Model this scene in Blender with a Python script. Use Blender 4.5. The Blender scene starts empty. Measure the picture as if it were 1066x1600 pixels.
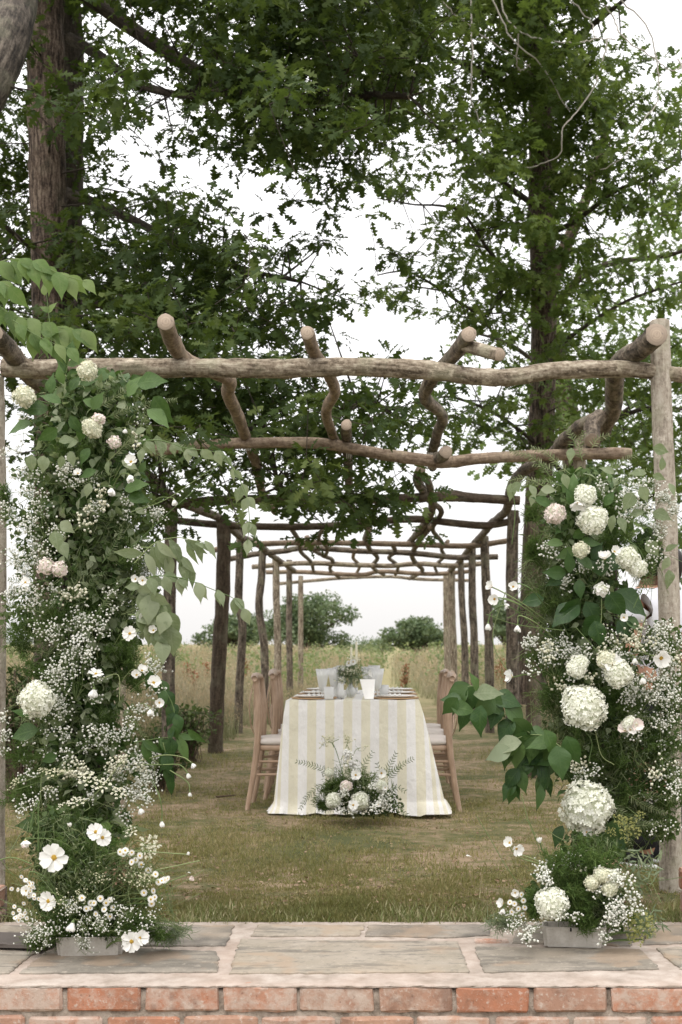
import bpy, math, random
import numpy as np
from mathutils import Vector, Matrix

R = math.radians
random.seed(7)
rng = np.random.default_rng(7)
SC = bpy.context.scene
COL = SC.collection

# ---------------------------------------------------------------- camera, sky, sun, exposure
FOC = 2100.0                       # focal length in photo pixels
EYE = 1.15
cam = bpy.data.cameras.new('camera'); cam_o = bpy.data.objects.new('camera', cam); COL.objects.link(cam_o)
cam_o.location = (0, 0, EYE); cam_o.rotation_euler = (R(90), 0, 0)
cam.sensor_fit = 'AUTO'; cam.sensor_width = 36; cam.lens = 36 * FOC / 1600
cam.shift_x = -79 / 1600; cam.shift_y = 200 / 1600
cam.clip_start = .05; cam.clip_end = 3000
cam.dof.use_dof = True; cam.dof.focus_distance = 5.3; cam.dof.aperture_fstop = 6.3
SC.camera = cam_o

world = bpy.data.worlds.new("World"); SC.world = world; world.use_nodes = True
wn = world.node_tree; wn.nodes.clear()
def wnode(t, **k):
    n = wn.nodes.new(t)
    for a, b in k.items(): setattr(n, a, b)
    return n
SUN_EL, SUN_AZ = R(58), R(200)
sky = wnode('ShaderNodeTexSky', sky_type='NISHITA'); sky.sun_disc = False
sky.sun_elevation = SUN_EL; sky.sun_rotation = SUN_AZ; sky.dust_density = 4
bg_sky = wnode('ShaderNodeBackground'); bg_sky.inputs[1].default_value = .03
wn.links.new(sky.outputs[0], bg_sky.inputs[0])
# overcast cloud layer: horizon about a third as bright as the zenith
tc = wnode('ShaderNodeTexCoord'); sep = wnode('ShaderNodeSeparateXYZ')
wn.links.new(tc.outputs['Generated'], sep.inputs[0])
mr = wnode('ShaderNodeMapRange'); mr.inputs['From Min'].default_value = 0; mr.inputs['From Max'].default_value = 1
mr.inputs['To Min'].default_value = .93; mr.inputs['To Max'].default_value = 2.75
wn.links.new(sep.outputs['Z'], mr.inputs['Value'])
bg_cl = wnode('ShaderNodeBackground'); bg_cl.inputs[0].default_value = (1.0, .98, .965, 1)
wn.links.new(mr.outputs[0], bg_cl.inputs[1])
addw = wnode('ShaderNodeAddShader'); outw = wnode('ShaderNodeOutputWorld')
wn.links.new(bg_sky.outputs[0], addw.inputs[0]); wn.links.new(bg_cl.outputs[0], addw.inputs[1])
wn.links.new(addw.outputs[0], outw.inputs[0])

sun = bpy.data.lights.new('sun', 'SUN'); sun.energy = 1.0; sun.angle = R(25); sun.color = (1, .96, .9)
sun_o = bpy.data.objects.new('sun', sun); COL.objects.link(sun_o)
sun_o.rotation_euler = (R(90) - SUN_EL, 0, R(180) - SUN_AZ + R(0))
SC.view_settings.view_transform = 'Standard'; SC.view_settings.look = 'None'
SC.view_settings.gamma = 1; SC.view_settings.use_curve_mapping = False
SC.view_settings.exposure = 0.0
SC.render.engine = 'CYCLES'
SC.cycles.max_bounces = 8; SC.cycles.diffuse_bounces = 4; SC.cycles.transmission_bounces = 8
SC.cycles.transparent_max_bounces = 8; SC.cycles.use_denoising = True

def W(px, py, Y):
    """photo pixel at distance Y -> world point (survey helper)"""
    s = FOC / Y
    return Vector(((px - 612) / s, Y, EYE - (py - 1000) / s))

# ---------------------------------------------------------------- materials
class NT:
    def __init__(s, name):
        s.m = bpy.data.materials.new(name); s.m.use_nodes = True
        s.t = s.m.node_tree; s.t.nodes.clear()
        s.out = s.n('ShaderNodeOutputMaterial')
    def n(s, t, **k):
        x = s.t.nodes.new(t)
        for a, b in k.items(): setattr(x, a, b)
        return x
    def l(s, a, b): s.t.links.new(a, b)
    def val(s, inp, v):
        if hasattr(v, 'is_output') or isinstance(v, bpy.types.NodeSocket): s.l(v, inp)
        else:
            if isinstance(v, (tuple, list)) and len(v) == 3 and inp.type == 'RGBA': v = (*v, 1)
            inp.default_value = v
    def attr(s, name, out='Fac'):
        a = s.n('ShaderNodeAttribute', attribute_name=name); return a.outputs[out]
    def ramp(s, fac, stops):
        r = s.n('ShaderNodeValToRGB'); s.val(r.inputs[0], fac)
        e = r.color_ramp.elements
        while len(e) < len(stops): e.new(.5)
        for i, (p, c) in enumerate(stops):
            e[i].position = p; e[i].color = (*c, 1) if len(c) == 3 else c
        return r.outputs[0]
    def noise(s, vec, scale, detail=4, rough=.55, out=0, dim='3D'):
        x = s.n('ShaderNodeTexNoise', noise_dimensions=dim)
        if vec is not None: s.l(vec, x.inputs['Vector'])
        x.inputs['Scale'].default_value = scale; x.inputs['Detail'].default_value = detail
        x.inputs['Roughness'].default_value = rough
        return x.outputs[out]
    def math(s, op, a, b=0.0, c=None, clamp=False):
        x = s.n('ShaderNodeMath', operation=op); x.use_clamp = clamp
        s.val(x.inputs[0], a); s.val(x.inputs[1], b)
        if c is not None: s.val(x.inputs[2], c)
        return x.outputs[0]
    def mix(s, f, a, b, blend='MIX'):
        x = s.n('ShaderNodeMix', data_type='RGBA', blend_type=blend)
        s.val(x.inputs[0], f); s.val(x.inputs[6], a); s.val(x.inputs[7], b)
        return x.outputs[2]
    def mapr(s, v, a, b, c, d):
        x = s.n('ShaderNodeMapRange'); s.val(x.inputs[0], v)
        for i, q in enumerate((a, b, c, d)): x.inputs[i + 1].default_value = q
        return x.outputs[0]
    def scalev(s, vec, sc):
        x = s.n('ShaderNodeMapping'); s.l(vec, x.inputs[0]); x.inputs['Scale'].default_value = sc
        return x.outputs[0]
    def obj(s): return s.n('ShaderNodeTexCoord').outputs['Object']
    def pos(s): return s.n('ShaderNodeNewGeometry').outputs['Position']
    def bump(s, h, strength=.3, dist=.01, normal=None):
        b = s.n('ShaderNodeBump'); s.l(h, b.inputs['Height'])
        b.inputs['Strength'].default_value = strength; b.inputs['Distance'].default_value = dist
        if normal is not None: s.l(normal, b.inputs['Normal'])
        return b.outputs[0]
    def bsdf(s, col, rough=.6, normal=None, spec=.4, **kw):
        p = s.n('ShaderNodeBsdfPrincipled')
        s.val(p.inputs['Base Color'], col); s.val(p.inputs['Roughness'], rough)
        p.inputs['Specular IOR Level'].default_value = spec
        if normal is not None: s.l(normal, p.inputs['Normal'])
        for k, v in kw.items(): s.val(p.inputs[k.replace('_', ' ')], v)
        return p.outputs[0]
    def fin(s, sh): s.l(sh, s.out.inputs[0]); return s.m
    def trans(s, sh, col, f):
        t = s.n('ShaderNodeBsdfTranslucent'); s.val(t.inputs[0], col)
        x = s.n('ShaderNodeMixShader'); s.val(x.inputs[0], f); s.l(sh, x.inputs[1]); s.l(t.outputs[0], x.inputs[2])
        return x.outputs[0]
    def rnd(s):
        """random number per leaf (attribute) and per object, added"""
        o = s.n('ShaderNodeObjectInfo').outputs['Random']
        return s.math('FRACT', s.math('ADD', s.attr('rnd'), o))

def leaf_mat(name, dark, mid, light, tr=.3, rough=.45, veins=False, spec=.35, clump=.0, tcol=None):
    m = NT(name); r = m.rnd()
    if clump:
        nz = m.noise(m.pos(), clump, 2)
        r = m.math('ADD', m.math('MULTIPLY', r, .55), m.mapr(nz, .3, .7, 0, .45))
    c = m.ramp(r, [(0, dark), (.5, mid), (1, light)])
    nrm = None
    if veins:
        al = m.attr('along'); ac = m.attr('across')
        bl = m.noise(m.pos(), 55, 4, .6); c = m.mix(m.mapr(bl, .5, .68, 0, .45), c, light); c = m.mix(m.mapr(bl, .42, .3, 0, .5), c, dark)
        aab = m.math('ABSOLUTE', ac)
        rib = m.mapr(aab, 0, .10, 1, 0)
        v = m.math('SINE', m.math('MULTIPLY', m.math('SUBTRACT', al, m.math('MULTIPLY', aab, .22)), 62))
        vv = m.mapr(v, .75, 1, 0, .55)
        allv = m.math('MAXIMUM', rib, vv)
        c = m.mix(m.math('MULTIPLY', allv, .45), c, light)
        nrm = m.bump(m.math('MULTIPLY', allv, -1), .35, .002)
    sh = m.bsdf(c, rough, nrm, spec)
    tc_ = m.mix(.45, c, tcol or (light[0] * 1.5, light[1] * 1.7, light[2] * .8))
    return m.fin(m.trans(sh, tc_, tr))

MAT = {}
MAT['oak_leaf'] = leaf_mat('oak_leaf', (.017, .032, .008), (.040, .066, .016), (.135, .17, .052), .30, .6, clump=2.2, spec=.16)
MAT['oak_leaf_light'] = leaf_mat('oak_leaf_light', (.024, .044, .010), (.062, .098, .024), (.19, .235, .075), .38, .6, clump=2.0, spec=.16)
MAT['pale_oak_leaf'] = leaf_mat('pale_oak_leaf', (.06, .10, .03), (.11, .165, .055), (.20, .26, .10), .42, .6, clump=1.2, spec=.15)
MAT['far_leaf'] = leaf_mat('far_leaf', (.06, .095, .045), (.10, .145, .07), (.18, .21, .12), .25, .6, clump=.8)  # lightened greens: distance haze is put into the leaf colour
MAT['broad_leaf'] = leaf_mat('broad_leaf', (.028, .060, .013), (.05, .10, .022), (.10, .165, .05), .22, .45, True, spec=.25)
MAT['pale_leaf'] = leaf_mat('pale_leaf', (.12, .155, .08), (.19, .23, .135), (.31, .345, .23), .35, .55, True, spec=.2)
MAT['glossy_leaf'] = leaf_mat('glossy_leaf', (.014, .042, .009), (.028, .068, .014), (.060, .11, .030), .16, .38, True, spec=.3)
MAT['cherry_leaf'] = leaf_mat('cherry_leaf', (.075, .13, .035), (.12, .20, .055), (.20, .26, .10), .4, .5, True)
MAT['small_leaf'] = leaf_mat('small_leaf', (.018, .035, .010), (.038, .065, .020), (.09, .125, .045), .25, .6, clump=8, spec=.15)
MAT['feathery'] = leaf_mat('feathery', (.04, .075, .02), (.075, .125, .035), (.15, .20, .07), .3, .7, clump=9, spec=.1)
MAT['fern'] = leaf_mat('fern', (.06, .085, .035), (.125, .155, .075), (.25, .275, .16), .3, .6, spec=.15)
MAT['sage'] = leaf_mat('sage', (.10, .14, .08), (.17, .21, .13), (.26, .30, .19), .3, .6)
MAT['yellow_green'] = leaf_mat('yellow_green', (.16, .17, .04), (.26, .26, .08), (.36, .35, .14), .3, .6)
MAT['grass'] = leaf_mat('grass', (.095, .115, .038), (.20, .195, .085), (.44, .35, .215), .35, .7, clump=1.6, spec=.1)
MAT['grass_long'] = leaf_mat('grass_long', (.10, .14, .045), (.20, .23, .10), (.48, .42, .28), .35, .7, spec=.1)
MAT['rust_flower'] = leaf_mat('rust_flower', (.15, .06, .03), (.26, .11, .06), (.34, .18, .1), .2, .7)

def meadow_mat():
    m = NT('meadow'); r = m.rnd(); al = m.attr('along')
    n = m.noise(m.pos(), .35, 3)
    g = m.ramp(r, [(0, (.10, .14, .045)), (.5, (.19, .22, .09)), (1, (.33, .33, .18))])
    h = m.ramp(r, [(0, (.30, .245, .16)), (.5, (.45, .385, .28)), (1, (.56, .49, .38))])
    f = m.math('ADD', m.math('MULTIPLY', al, .5), m.mapr(n, .35, .65, -.3, .5), clamp=True)
    c = m.mix(f, g, h)
    return m.fin(m.trans(m.bsdf(c, .7, None, .2), c, .3))
MAT['meadow'] = meadow_mat()

def petal_mat(name, c1, c2, tr=.3):
    m = NT(name); r = m.rnd()
    c = m.mix(r, c1, c2)
    return m.fin(m.trans(m.bsdf(c, .6, None, .25), c, tr))
MAT['white_petal'] = petal_mat('white_petal', (.80, .80, .76), (.86, .85, .82))
MAT['cream_petal'] = petal_mat('cream_petal', (.66, .64, .47), (.80, .79, .66), .2)
MAT['hydrangea'] = petal_mat('hydrangea', (.76, .77, .64), (.86, .86, .79), .22)
MAT['blush_petal'] = petal_mat('blush_petal', (.78, .66, .62), (.85, .77, .73), .25)
MAT['gyps'] = petal_mat('gyps', (.72, .72, .64), (.86, .86, .80), .2)
MAT['yarrow'] = petal_mat('yarrow', (.50, .48, .30), (.72, .70, .52), .15)
def plain(name, col, rough=.6, **k):
    m = NT(name)
    n = m.noise(m.obj(), 40, 3)
    c = m.mix(m.mapr(n, .3, .7, 0, .25), col, tuple(x * .72 for x in col))
    return m.fin(m.bsdf(c, rough, **k))
MAT['yellow_centre'] = plain('yellow_centre', (.55, .36, .06), .8)
MAT['green_centre'] = plain('green_centre', (.30, .38, .12), .8)
MAT['stem'] = leaf_mat('stem', (.10, .16, .05), (.16, .22, .08), (.25, .29, .13), .15, .5)
MAT['twig'] = plain('twig', (.12, .085, .06), .85)
MAT['pale_twig'] = plain('pale_twig', (.40, .37, .32), .85)

def bark_mat(name, dark, mid, light, ridge=1.0, lichen=.3, sc=1.0, bump=.6, con=1.0):
    """bark in the log's own coordinates: attribute bk = (across, across, along)"""
    m = NT(name); v = m.attr('bk', 'Vector')
    st = m.scalev(v, (26 * sc, 26 * sc, 5 * sc))
    n1 = m.noise(st, 1.6, 6, .62); n2 = m.noise(v, 55 * sc, 4, .6); n3 = m.noise(v, 7 * sc, 3, .5)
    h = m.math('ADD', m.math('MULTIPLY', n1, ridge), m.math('MULTIPLY', n2, .5))
    c = m.ramp(m.mapr(h, .45 * (ridge + .5), .58 * (ridge + .5), 0, 1) if False else m.math('DIVIDE', h, ridge + .5),
               [(.5 - .16 / con, dark), (.5, mid), (.5 + .18 / con, light)])
    c = m.mix(m.mapr(n3, .52, .66, 0, lichen), c, (.30, .29, .20))
    n4 = m.noise(v, 16 * sc, 5, .7)
    c = m.mix(m.mapr(n4, .60, .66, 0, lichen * 1.2), c, tuple(x * 1.35 for x in light))
    n5 = m.noise(v, 130 * sc, 3, .7); c = m.mix(m.mapr(n5, .60, .70, 0, .65), c, tuple(x * .7 for x in dark)); c = m.mix(m.mapr(n5, .40, .32, 0, .4), c, light)
    nb = m.bump(h, bump, .012)
    return m.fin(m.bsdf(c, .85, nb, .25))
MAT['log_pale'] = bark_mat('log_pale', (.07, .052, .035), (.23, .185, .135), (.44, .385, .30), .9, .5, .9, .9, con=1.5)
MAT['log_brown'] = bark_mat('log_brown', (.03, .023, .017), (.115, .092, .070), (.27, .22, .17), .9, .35, .9, .9, con=1.4)
MAT['log_dark'] = bark_mat('log_dark', (.03, .022, .015), (.075, .055, .038), (.16, .12, .085), .9, .2)
MAT['log_tan'] = bark_mat('log_tan', (.11, .075, .05), (.22, .165, .12), (.36, .28, .20), .8, .2, .9, .8, con=1.3)
MAT['post_pale'] = bark_mat('post_pale', (.20, .165, .13), (.38, .33, .27), (.50, .45, .38), .8, .45, .9, .7, con=1.3)
MAT['trunk'] = bark_mat('trunk', (.016, .011, .008), (.085, .060, .044), (.22, .17, .13), 1.6, .12, 1.0, 1.0, con=1.5)
MAT['trunk_grey'] = bark_mat('trunk_grey', (.012, .010, .008), (.058, .047, .037), (.15, .125, .10), 1.5, .2, .7, 1.0, con=1.5)
MAT['branch'] = bark_mat('branch', (.02, .016, .012), (.05, .04, .03), (.11, .09, .07), 1., .1)
def cut_mat():
    m = NT('cut_wood'); v = m.attr('bk', 'Vector')
    L = m.n('ShaderNodeVectorMath', operation='LENGTH'); m.l(m.scalev(v, (1, 1, 0)), L.inputs[0])
    rg = m.math('SINE', m.math('MULTIPLY', L.outputs['Value'], 620))
    c = m.mix(m.mapr(rg, -1, 1, 0, .6), (.50, .39, .29), (.36, .27, .19))
    c = m.mix(m.mapr(m.noise(v, 30, 3), .4, .7, 0, .6), c, (.30, .22, .16))
    c = m.mix(m.mapr(L.outputs['Value'], .018, .034, 0, .5), c, (.20, .15, .11)); an = m.noise(m.scalev(v, (60, 60, 0)), 1, 4, .7); c = m.mix(m.mapr(an, .56, .66, 0, .7), c, (.12, .09, .07)); c = m.mix(.25, c, (.33, .30, .27))
    return m.fin(m.bsdf(c, .85))
MAT['cut_wood'] = cut_mat()

# ---------------------------------------------------------------- mesh tools
def mesh_from(name, V, T, mats, midx=None, attrs=None, smooth=True):
    V = np.asarray(V, np.float32).reshape(-1, 3); T = np.asarray(T, np.int32).reshape(-1, 3)
    me = bpy.data.meshes.new(name)
    me.vertices.add(len(V)); me.vertices.foreach_set('co', V.ravel())
    n = len(T); me.loops.add(n * 3); me.polygons.add(n)
    me.polygons.foreach_set('loop_start', np.arange(0, 3 * n, 3, dtype=np.int32))
    me.loops.foreach_set('vertex_index', T.ravel())
    if midx is not None: me.polygons.foreach_set('material_index', np.asarray(midx, np.int32))
    for k, a in (attrs or {}).items():
        a = np.asarray(a, np.float32)
        if a.ndim == 2:
            at = me.attributes.new(k, 'FLOAT_VECTOR', 'POINT'); at.data.foreach_set('vector', a.ravel())
        else:
            at = me.attributes.new(k, 'FLOAT', 'POINT'); at.data.foreach_set('value', a)
    for m in (mats if isinstance(mats, (list, tuple)) else [mats]): me.materials.append(MAT[m] if isinstance(m, str) else m)
    me.update(calc_edges=True)
    if not smooth: me.polygons.foreach_set('use_smooth', np.zeros(n, bool))
    else: me.polygons.foreach_set('use_smooth', np.ones(n, bool))
    return me

def link(name, me, parent=None, loc=None, kind=None):
    o = bpy.data.objects.new(name, me); COL.objects.link(o)
    if loc is not None: o.location = loc
    if parent is not None:
        o.parent = parent
    if kind: o['kind'] = kind
    return o
def tag(o, label=None, cat=None, group=None, kind=None):
    if label: o['label'] = label
    if cat: o['category'] = cat
    if group: o['group'] = group
    if kind: o['kind'] = kind
    return o
def thing(name, label, cat, loc=(0, 0, 0), group=None):
    o = bpy.data.objects.new(name, None); COL.objects.link(o); o.location = loc
    o.empty_display_size = .1
    return tag(o, label, cat, group)

class Acc:
    """collects triangles into one mesh; attributes rnd / along / across / bk"""
    def __init__(s, org=(0, 0, 0)):
        s.V = []; s.T = []; s.A = {k: [] for k in ('rnd', 'along', 'across', 'bk')}; s.M = []; s.n = 0; s.org = np.array(org, np.float32)
    def add(s, V, T, rnd=None, along=None, across=None, bk=None, m=0):
        V = np.asarray(V, np.float32).reshape(-1, 3); T = np.asarray(T, np.int64).reshape(-1, 3); k = len(V)
        if not k: return
        s.V.append(V - s.org); s.T.append(T + s.n); s.n += k
        z = np.zeros(k, np.float32)
        s.A['rnd'].append(z if rnd is None else np.broadcast_to(rnd, (k,)).astype(np.float32))
        s.A['along'].append(z if along is None else along); s.A['across'].append(z if across is None else across)
        s.A['bk'].append(np.zeros((k, 3), np.float32) if bk is None else bk)
        s.M.append(np.full(len(T), m, np.int32) if np.isscalar(m) else m)
    def inst(s, tm, pos, mats3, rnd=None, m=0):
        """tm=(V,T,along,across,midx?) placed N times: pos (N,3), mats3 (N,3,3) columns = axes*scale"""
        pos = np.asarray(pos); N = len(pos)
        if N == 0: return
        V, T = tm['V'], tm['T']
        P = np.einsum('nij,vj->nvi', mats3, V) + pos[:, None, :]
        TT = T[None] + (np.arange(N) * len(V))[:, None, None]
        if rnd is None: rnd = rng.random(N)
        mm = np.tile(tm['M'], N) if 'M' in tm else m
        s.add(P.reshape(-1, 3), TT.reshape(-1, 3), np.repeat(rnd, len(V)), np.tile(tm['al'], N), np.tile(tm['ac'], N), None, mm)
    def tubes(s, P, r, sides=3, rnd=None, m=0, cap=False):
        P = np.asarray(P, np.float64)
        if P.ndim == 2: P = P[None]
        if not P.shape[0]: return
        N, k, _ = P.shape
        r = np.broadcast_to(np.asarray(r, np.float64), (N, k))
        t = np.gradient(P, axis=1); t /= np.linalg.norm(t, axis=2, keepdims=True) + 1e-9
        d = P[:, -1] - P[:, 0]
        ref = np.where((np.abs(d[:, 2]) > .8 * np.linalg.norm(d, axis=1))[:, None], [[1., 0.13, 0]], [[0., 0.07, 1.]])[:, None]
        n1 = np.cross(t, ref); n1 /= np.linalg.norm(n1, axis=2, keepdims=True) + 1e-9
        n2 = np.cross(t, n1)
        a = np.arange(sides) * 2 * math.pi / sides
        ring = P[:, :, None] + r[:, :, None, None] * (np.cos(a)[None, None, :, None] * n1[:, :, None] + np.sin(a)[None, None, :, None] * n2[:, :, None])
        idx = np.arange(k * sides).reshape(k, sides)
        A = idx[:-1]; B = idx[1:]; A2 = np.roll(A, -1, 1); B2 = np.roll(B, -1, 1)
        F = np.concatenate([np.stack([A, A2, B2], -1).reshape(-1, 3), np.stack([A, B2, B], -1).reshape(-1, 3)])
        if cap:
            F = np.concatenate([F] + [np.array([[o_, o_ + i + 1, o_ + i] if o_ else [o_, o_ + i, o_ + i + 1] for i in range(1, sides - 1)]) for o_ in (0, (k - 1) * sides)])
        TT = F[None] + (np.arange(N) * k * sides)[:, None, None]
        L = np.concatenate([np.zeros((N, 1)), np.cumsum(np.linalg.norm(np.diff(P, axis=1), axis=2), 1)], 1)
        bk = np.stack(np.broadcast_arrays(r[:, :, None] * np.cos(a), r[:, :, None] * np.sin(a), L[:, :, None]), -1)
        if rnd is None: rnd = rng.random(N)
        s.add(ring.reshape(-1, 3), TT.reshape(-1, 3), np.repeat(np.broadcast_to(rnd, (N,)), k * sides), None, None, bk.reshape(-1, 3), m)
    def mesh(s, name, mats, smooth=True):
        if not s.V:
            return mesh_from(name, np.zeros((0, 3)), np.zeros((0, 3)), mats)
        return mesh_from(name, np.concatenate(s.V), np.concatenate(s.T), mats, np.concatenate(s.M),
                         {k: np.concatenate(v) for k, v in s.A.items()}, smooth)
    def build(s, name, mats, parent=None, kind=None, smooth=True):
        return link(name, s.mesh(name, mats, smooth), parent, kind=kind)

def smooth_path(pts, sub=5):
    """Catmull-Rom through points with any number of columns"""
    P = np.asarray(pts, np.float64)
    if len(P) < 3: return np.array([P[0] + (P[-1] - P[0]) * i / sub for i in range(sub + 1)])
    Q = np.vstack([2 * P[0] - P[1], P, 2 * P[-1] - P[-2]]); out = []
    for i in range(1, len(Q) - 2):
        a, b, c, d = Q[i - 1:i + 3]
        for j in range(sub):
            t = j / sub
            out.append(.5 * ((2 * b) + (-a + c) * t + (2 * a - 5 * b + 4 * c - d) * t * t + (-a + 3 * b - 3 * c + d) * t ** 3))
    out.append(P[-1]); return np.array(out)

def log_mesh(name, pts, mats, sides=14, sub=8, knob=.08, jag=.02, seed=0, fine=.03):
    """rough round log through rows (x,y,z,r), pale sawn ends"""
    g = np.random.default_rng(seed)
    Q = smooth_path(pts, sub); P = Q[:, :3]; r = Q[:, 3]
    k = len(P)
    t = np.gradient(P, axis=0); t /= np.linalg.norm(t, axis=1, keepdims=True) + 1e-9
    # parallel transport
    n1 = np.zeros_like(P); u = np.array([0, 0, 1.]) if abs(t[0][2]) < .8 else np.array([1., 0, 0])
    v = np.cross(t[0], u); v /= np.linalg.norm(v); n1[0] = v
    for i in range(1, k):
        v = n1[i - 1] - t[i] * np.dot(n1[i - 1], t[i]); n1[i] = v / (np.linalg.norm(v) + 1e-9)
    n2 = np.cross(t, n1)
    L = np.concatenate([[0], np.cumsum(np.linalg.norm(np.diff(P, axis=0), axis=1))])
    a = np.arange(sides) * 2 * math.pi / sides
    rr = np.ones((k, sides))
    for _ in range(4):
        q = g.integers(1, 4); f = g.uniform(3, 14); ph = g.uniform(0, 6.28, 2)
        rr += knob * .35 * np.sin(q * a[None] + ph[0]) * np.sin(f * L[:, None] + ph[1])
    for _ in range(max(1, int(L[-1] * 2.2))):       # knots
        c = g.uniform(0, L[-1]); a0 = g.uniform(0, 6.28); w = g.uniform(.025, .05)
        da = np.angle(np.exp(1j * (a - a0)))
        rr += knob * 2.2 * g.random() * np.exp(-((L[:, None] - c) / w) ** 2 - (da[None] / .6) ** 2)
    rr += g.normal(0, fine, rr.shape)
    R_ = r[:, None] * rr
    V = P[:, None] + R_[:, :, None] * (np.cos(a)[None, :, None] * n1[:, None] + np.sin(a)[None, :, None] * n2[:, None])
    bk = np.stack(np.broadcast_arrays(R_ * np.cos(a), R_ * np.sin(a), L[:, None] + g.uniform(0, 50)), -1)
    idx = np.arange(k * sides).reshape(k, sides); A = idx[:-1]; B = idx[1:]
    T = np.concatenate([np.stack([A, np.roll(A, -1, 1), np.roll(B, -1, 1)], -1).reshape(-1, 3), np.stack([A, np.roll(B, -1, 1), B], -1).reshape(-1, 3)])
    M = [np.zeros(len(T), np.int32)]; VV = [V.reshape(-1, 3)]; BB = [bk.reshape(-1, 3)]; TT = [T]; n = k * sides
    for e, sg in ((0, -1), (k - 1, 1)):
        c = P[e] + t[e] * sg * .004
        ring = V[e]; inner = P[e] + (ring - P[e]) * .9 + t[e] * sg * .003
        VV += [ring, inner, c[None]]; b_ = bk[e].copy()
        BB += [b_, b_ * .9, (b_[:1] * 0)]
        i0 = np.arange(sides) + n; i1 = i0 + sides; cc = n + 2 * sides
        j0, j1 = np.roll(i0, -1), np.roll(i1, -1)
        f = np.concatenate([np.stack([i0, j1, j0], -1), np.stack([i0, i1, j1], -1), np.stack([i1, np.full(sides, cc), j1], -1)])
        if sg > 0: f = f[:, ::-1]
        f = f[:, ::-1]
        TT.append(f); M.append(np.ones(len(f), np.int32)); n += 2 * sides + 1
    return mesh_from(name, np.concatenate(VV), np.concatenate(TT), mats, np.concatenate(M), {'bk': np.concatenate(BB)})

def frames(d, up, sc, sy=None, sz=None):
    """N rotation-scale matrices, x along d, z near up"""
    d = d / (np.linalg.norm(d, axis=1, keepdims=True) + 1e-9)
    y = np.cross(up, d); y /= np.linalg.norm(y, axis=1, keepdims=True) + 1e-9
    z = np.cross(d, y)
    sc = np.broadcast_to(sc, (len(d),))
    sy = sc if sy is None else sy; sz = sc if sz is None else sz
    return np.stack([d * sc[:, None], y * np.broadcast_to(sy, (len(d),))[:, None], z * np.broadcast_to(sz, (len(d),))[:, None]], -1)
def rdirs(n, g=None):
    g = g or rng
    v = g.normal(size=(n, 3)); return v / np.linalg.norm(v, axis=1, keepdims=True)

# ---- leaf and flower templates (unit length along +X, lying in XY)
def leaf_t(widths, fold=.25, droop=.25, stalk=0.0, wavy=0.0):
    """widths: half widths along the leaf"""
    k = len(widths); V = []; T = []; al = []; ac = []
    for i, w in enumerate(widths):
        u = i / (k - 1); x = stalk + (1 - stalk) * u; z = -droop * u * u
        zz = z + fold * w + wavy * math.sin(u * 17) * w
        zy = z + fold * w + wavy * math.sin(u * 15 + 2) * w
        V += [(x, -w, zz), (x, 0, z), (x, w, zy)]; al += [u] * 3; ac += [-1, 0, 1]
        if i:
            a = 3 * (i - 1); b = 3 * i
            T += [(a, a + 1, b + 1), (a, b + 1, b), (a + 1, a + 2, b + 2), (a + 1, b + 2, b + 1)]
    return dict(V=np.array(V), T=np.array(T), al=np.array(al, np.float32), ac=np.array(ac, np.float32))
OAK = [leaf_t([.02, .13, .05, .27, .08, .37, .11, .36, .09, .2, .03], .25, .15, .02, .25),
       leaf_t([.02, .09, .25, .07, .36, .10, .37, .10, .22, .03], -.2, .25, .0, .3)]
OAKLOW = leaf_t([.02, .16, .09, .34, .15, .3, .04], .25, .2)
OVATE = leaf_t([.015, .14, .235, .275, .275, .235, .165, .08, .025, .0], .24, .3, 0, .06)
LANCE = leaf_t([.012, .10, .165, .185, .165, .11, .045, .0], .3, .35, 0, .06)
BROAD = leaf_t([.015, .17, .27, .325, .325, .285, .215, .12, .045, .0], .22, .3, 0, .09)
SMALL = leaf_t([.02, .24, .26, .0], .3, .2)
BLADE = leaf_t([.02, .018, .0], .0, .35)
NARROW = leaf_t([.02, .08, .06, .0], .2, .25)
QUAD = dict(V=np.array([(0, -.25, 0), (.5, -.38, .05), (1, 0, -.05), (.5, .38, .1)], float), T=np.array([(0, 1, 2), (0, 2, 3)]), al=np.zeros(4, np.float32), ac=np.zeros(4, np.float32))
def octa():
    V = np.array([(1, 0, 0), (-1, 0, 0), (0, 1, 0), (0, -1, 0), (0, 0, 1), (0, 0, -1)], float)
    T = np.array([(4, 0, 2), (4, 2, 1), (4, 1, 3), (4, 3, 0), (5, 2, 0), (5, 1, 2), (5, 3, 1), (5, 0, 3)])
    return dict(V=V, T=T, al=np.zeros(6, np.float32), ac=np.zeros(6, np.float32))
OCTA = octa()
def floret_t(n=4, w=.55, cup=.2):
    """small flower of n separate round petals facing +Z, radius 1"""
    V = [(0, 0, 0)]; T = []
    for i in range(n):
        a = 2 * math.pi * i / n; ca, sa = math.cos(a), math.sin(a)
        def p(r, t, z): return (r * ca - t * sa, r * sa + t * ca, z)
        b = len(V); V += [p(.55, -w, cup * .5), p(1, -w * .45, cup), p(1, w * .45, cup), p(.55, w, cup * .5)]
        T += [(0, b, b + 1), (0, b + 1, b + 2), (0, b + 2, b + 3)]
    V = np.array(V)
    return dict(V=V, T=np.array(T), al=np.zeros(len(V), np.float32), ac=np.zeros(len(V), np.float32))
FLORET4 = floret_t(4, .42, .25); FLORET5 = floret_t(5, .34, .2)

def basis_facing(d):
    """3x3 with local Z along d"""
    d = Vector(d).normalized(); return d.to_track_quat('Z', 'Y').to_matrix()
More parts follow.
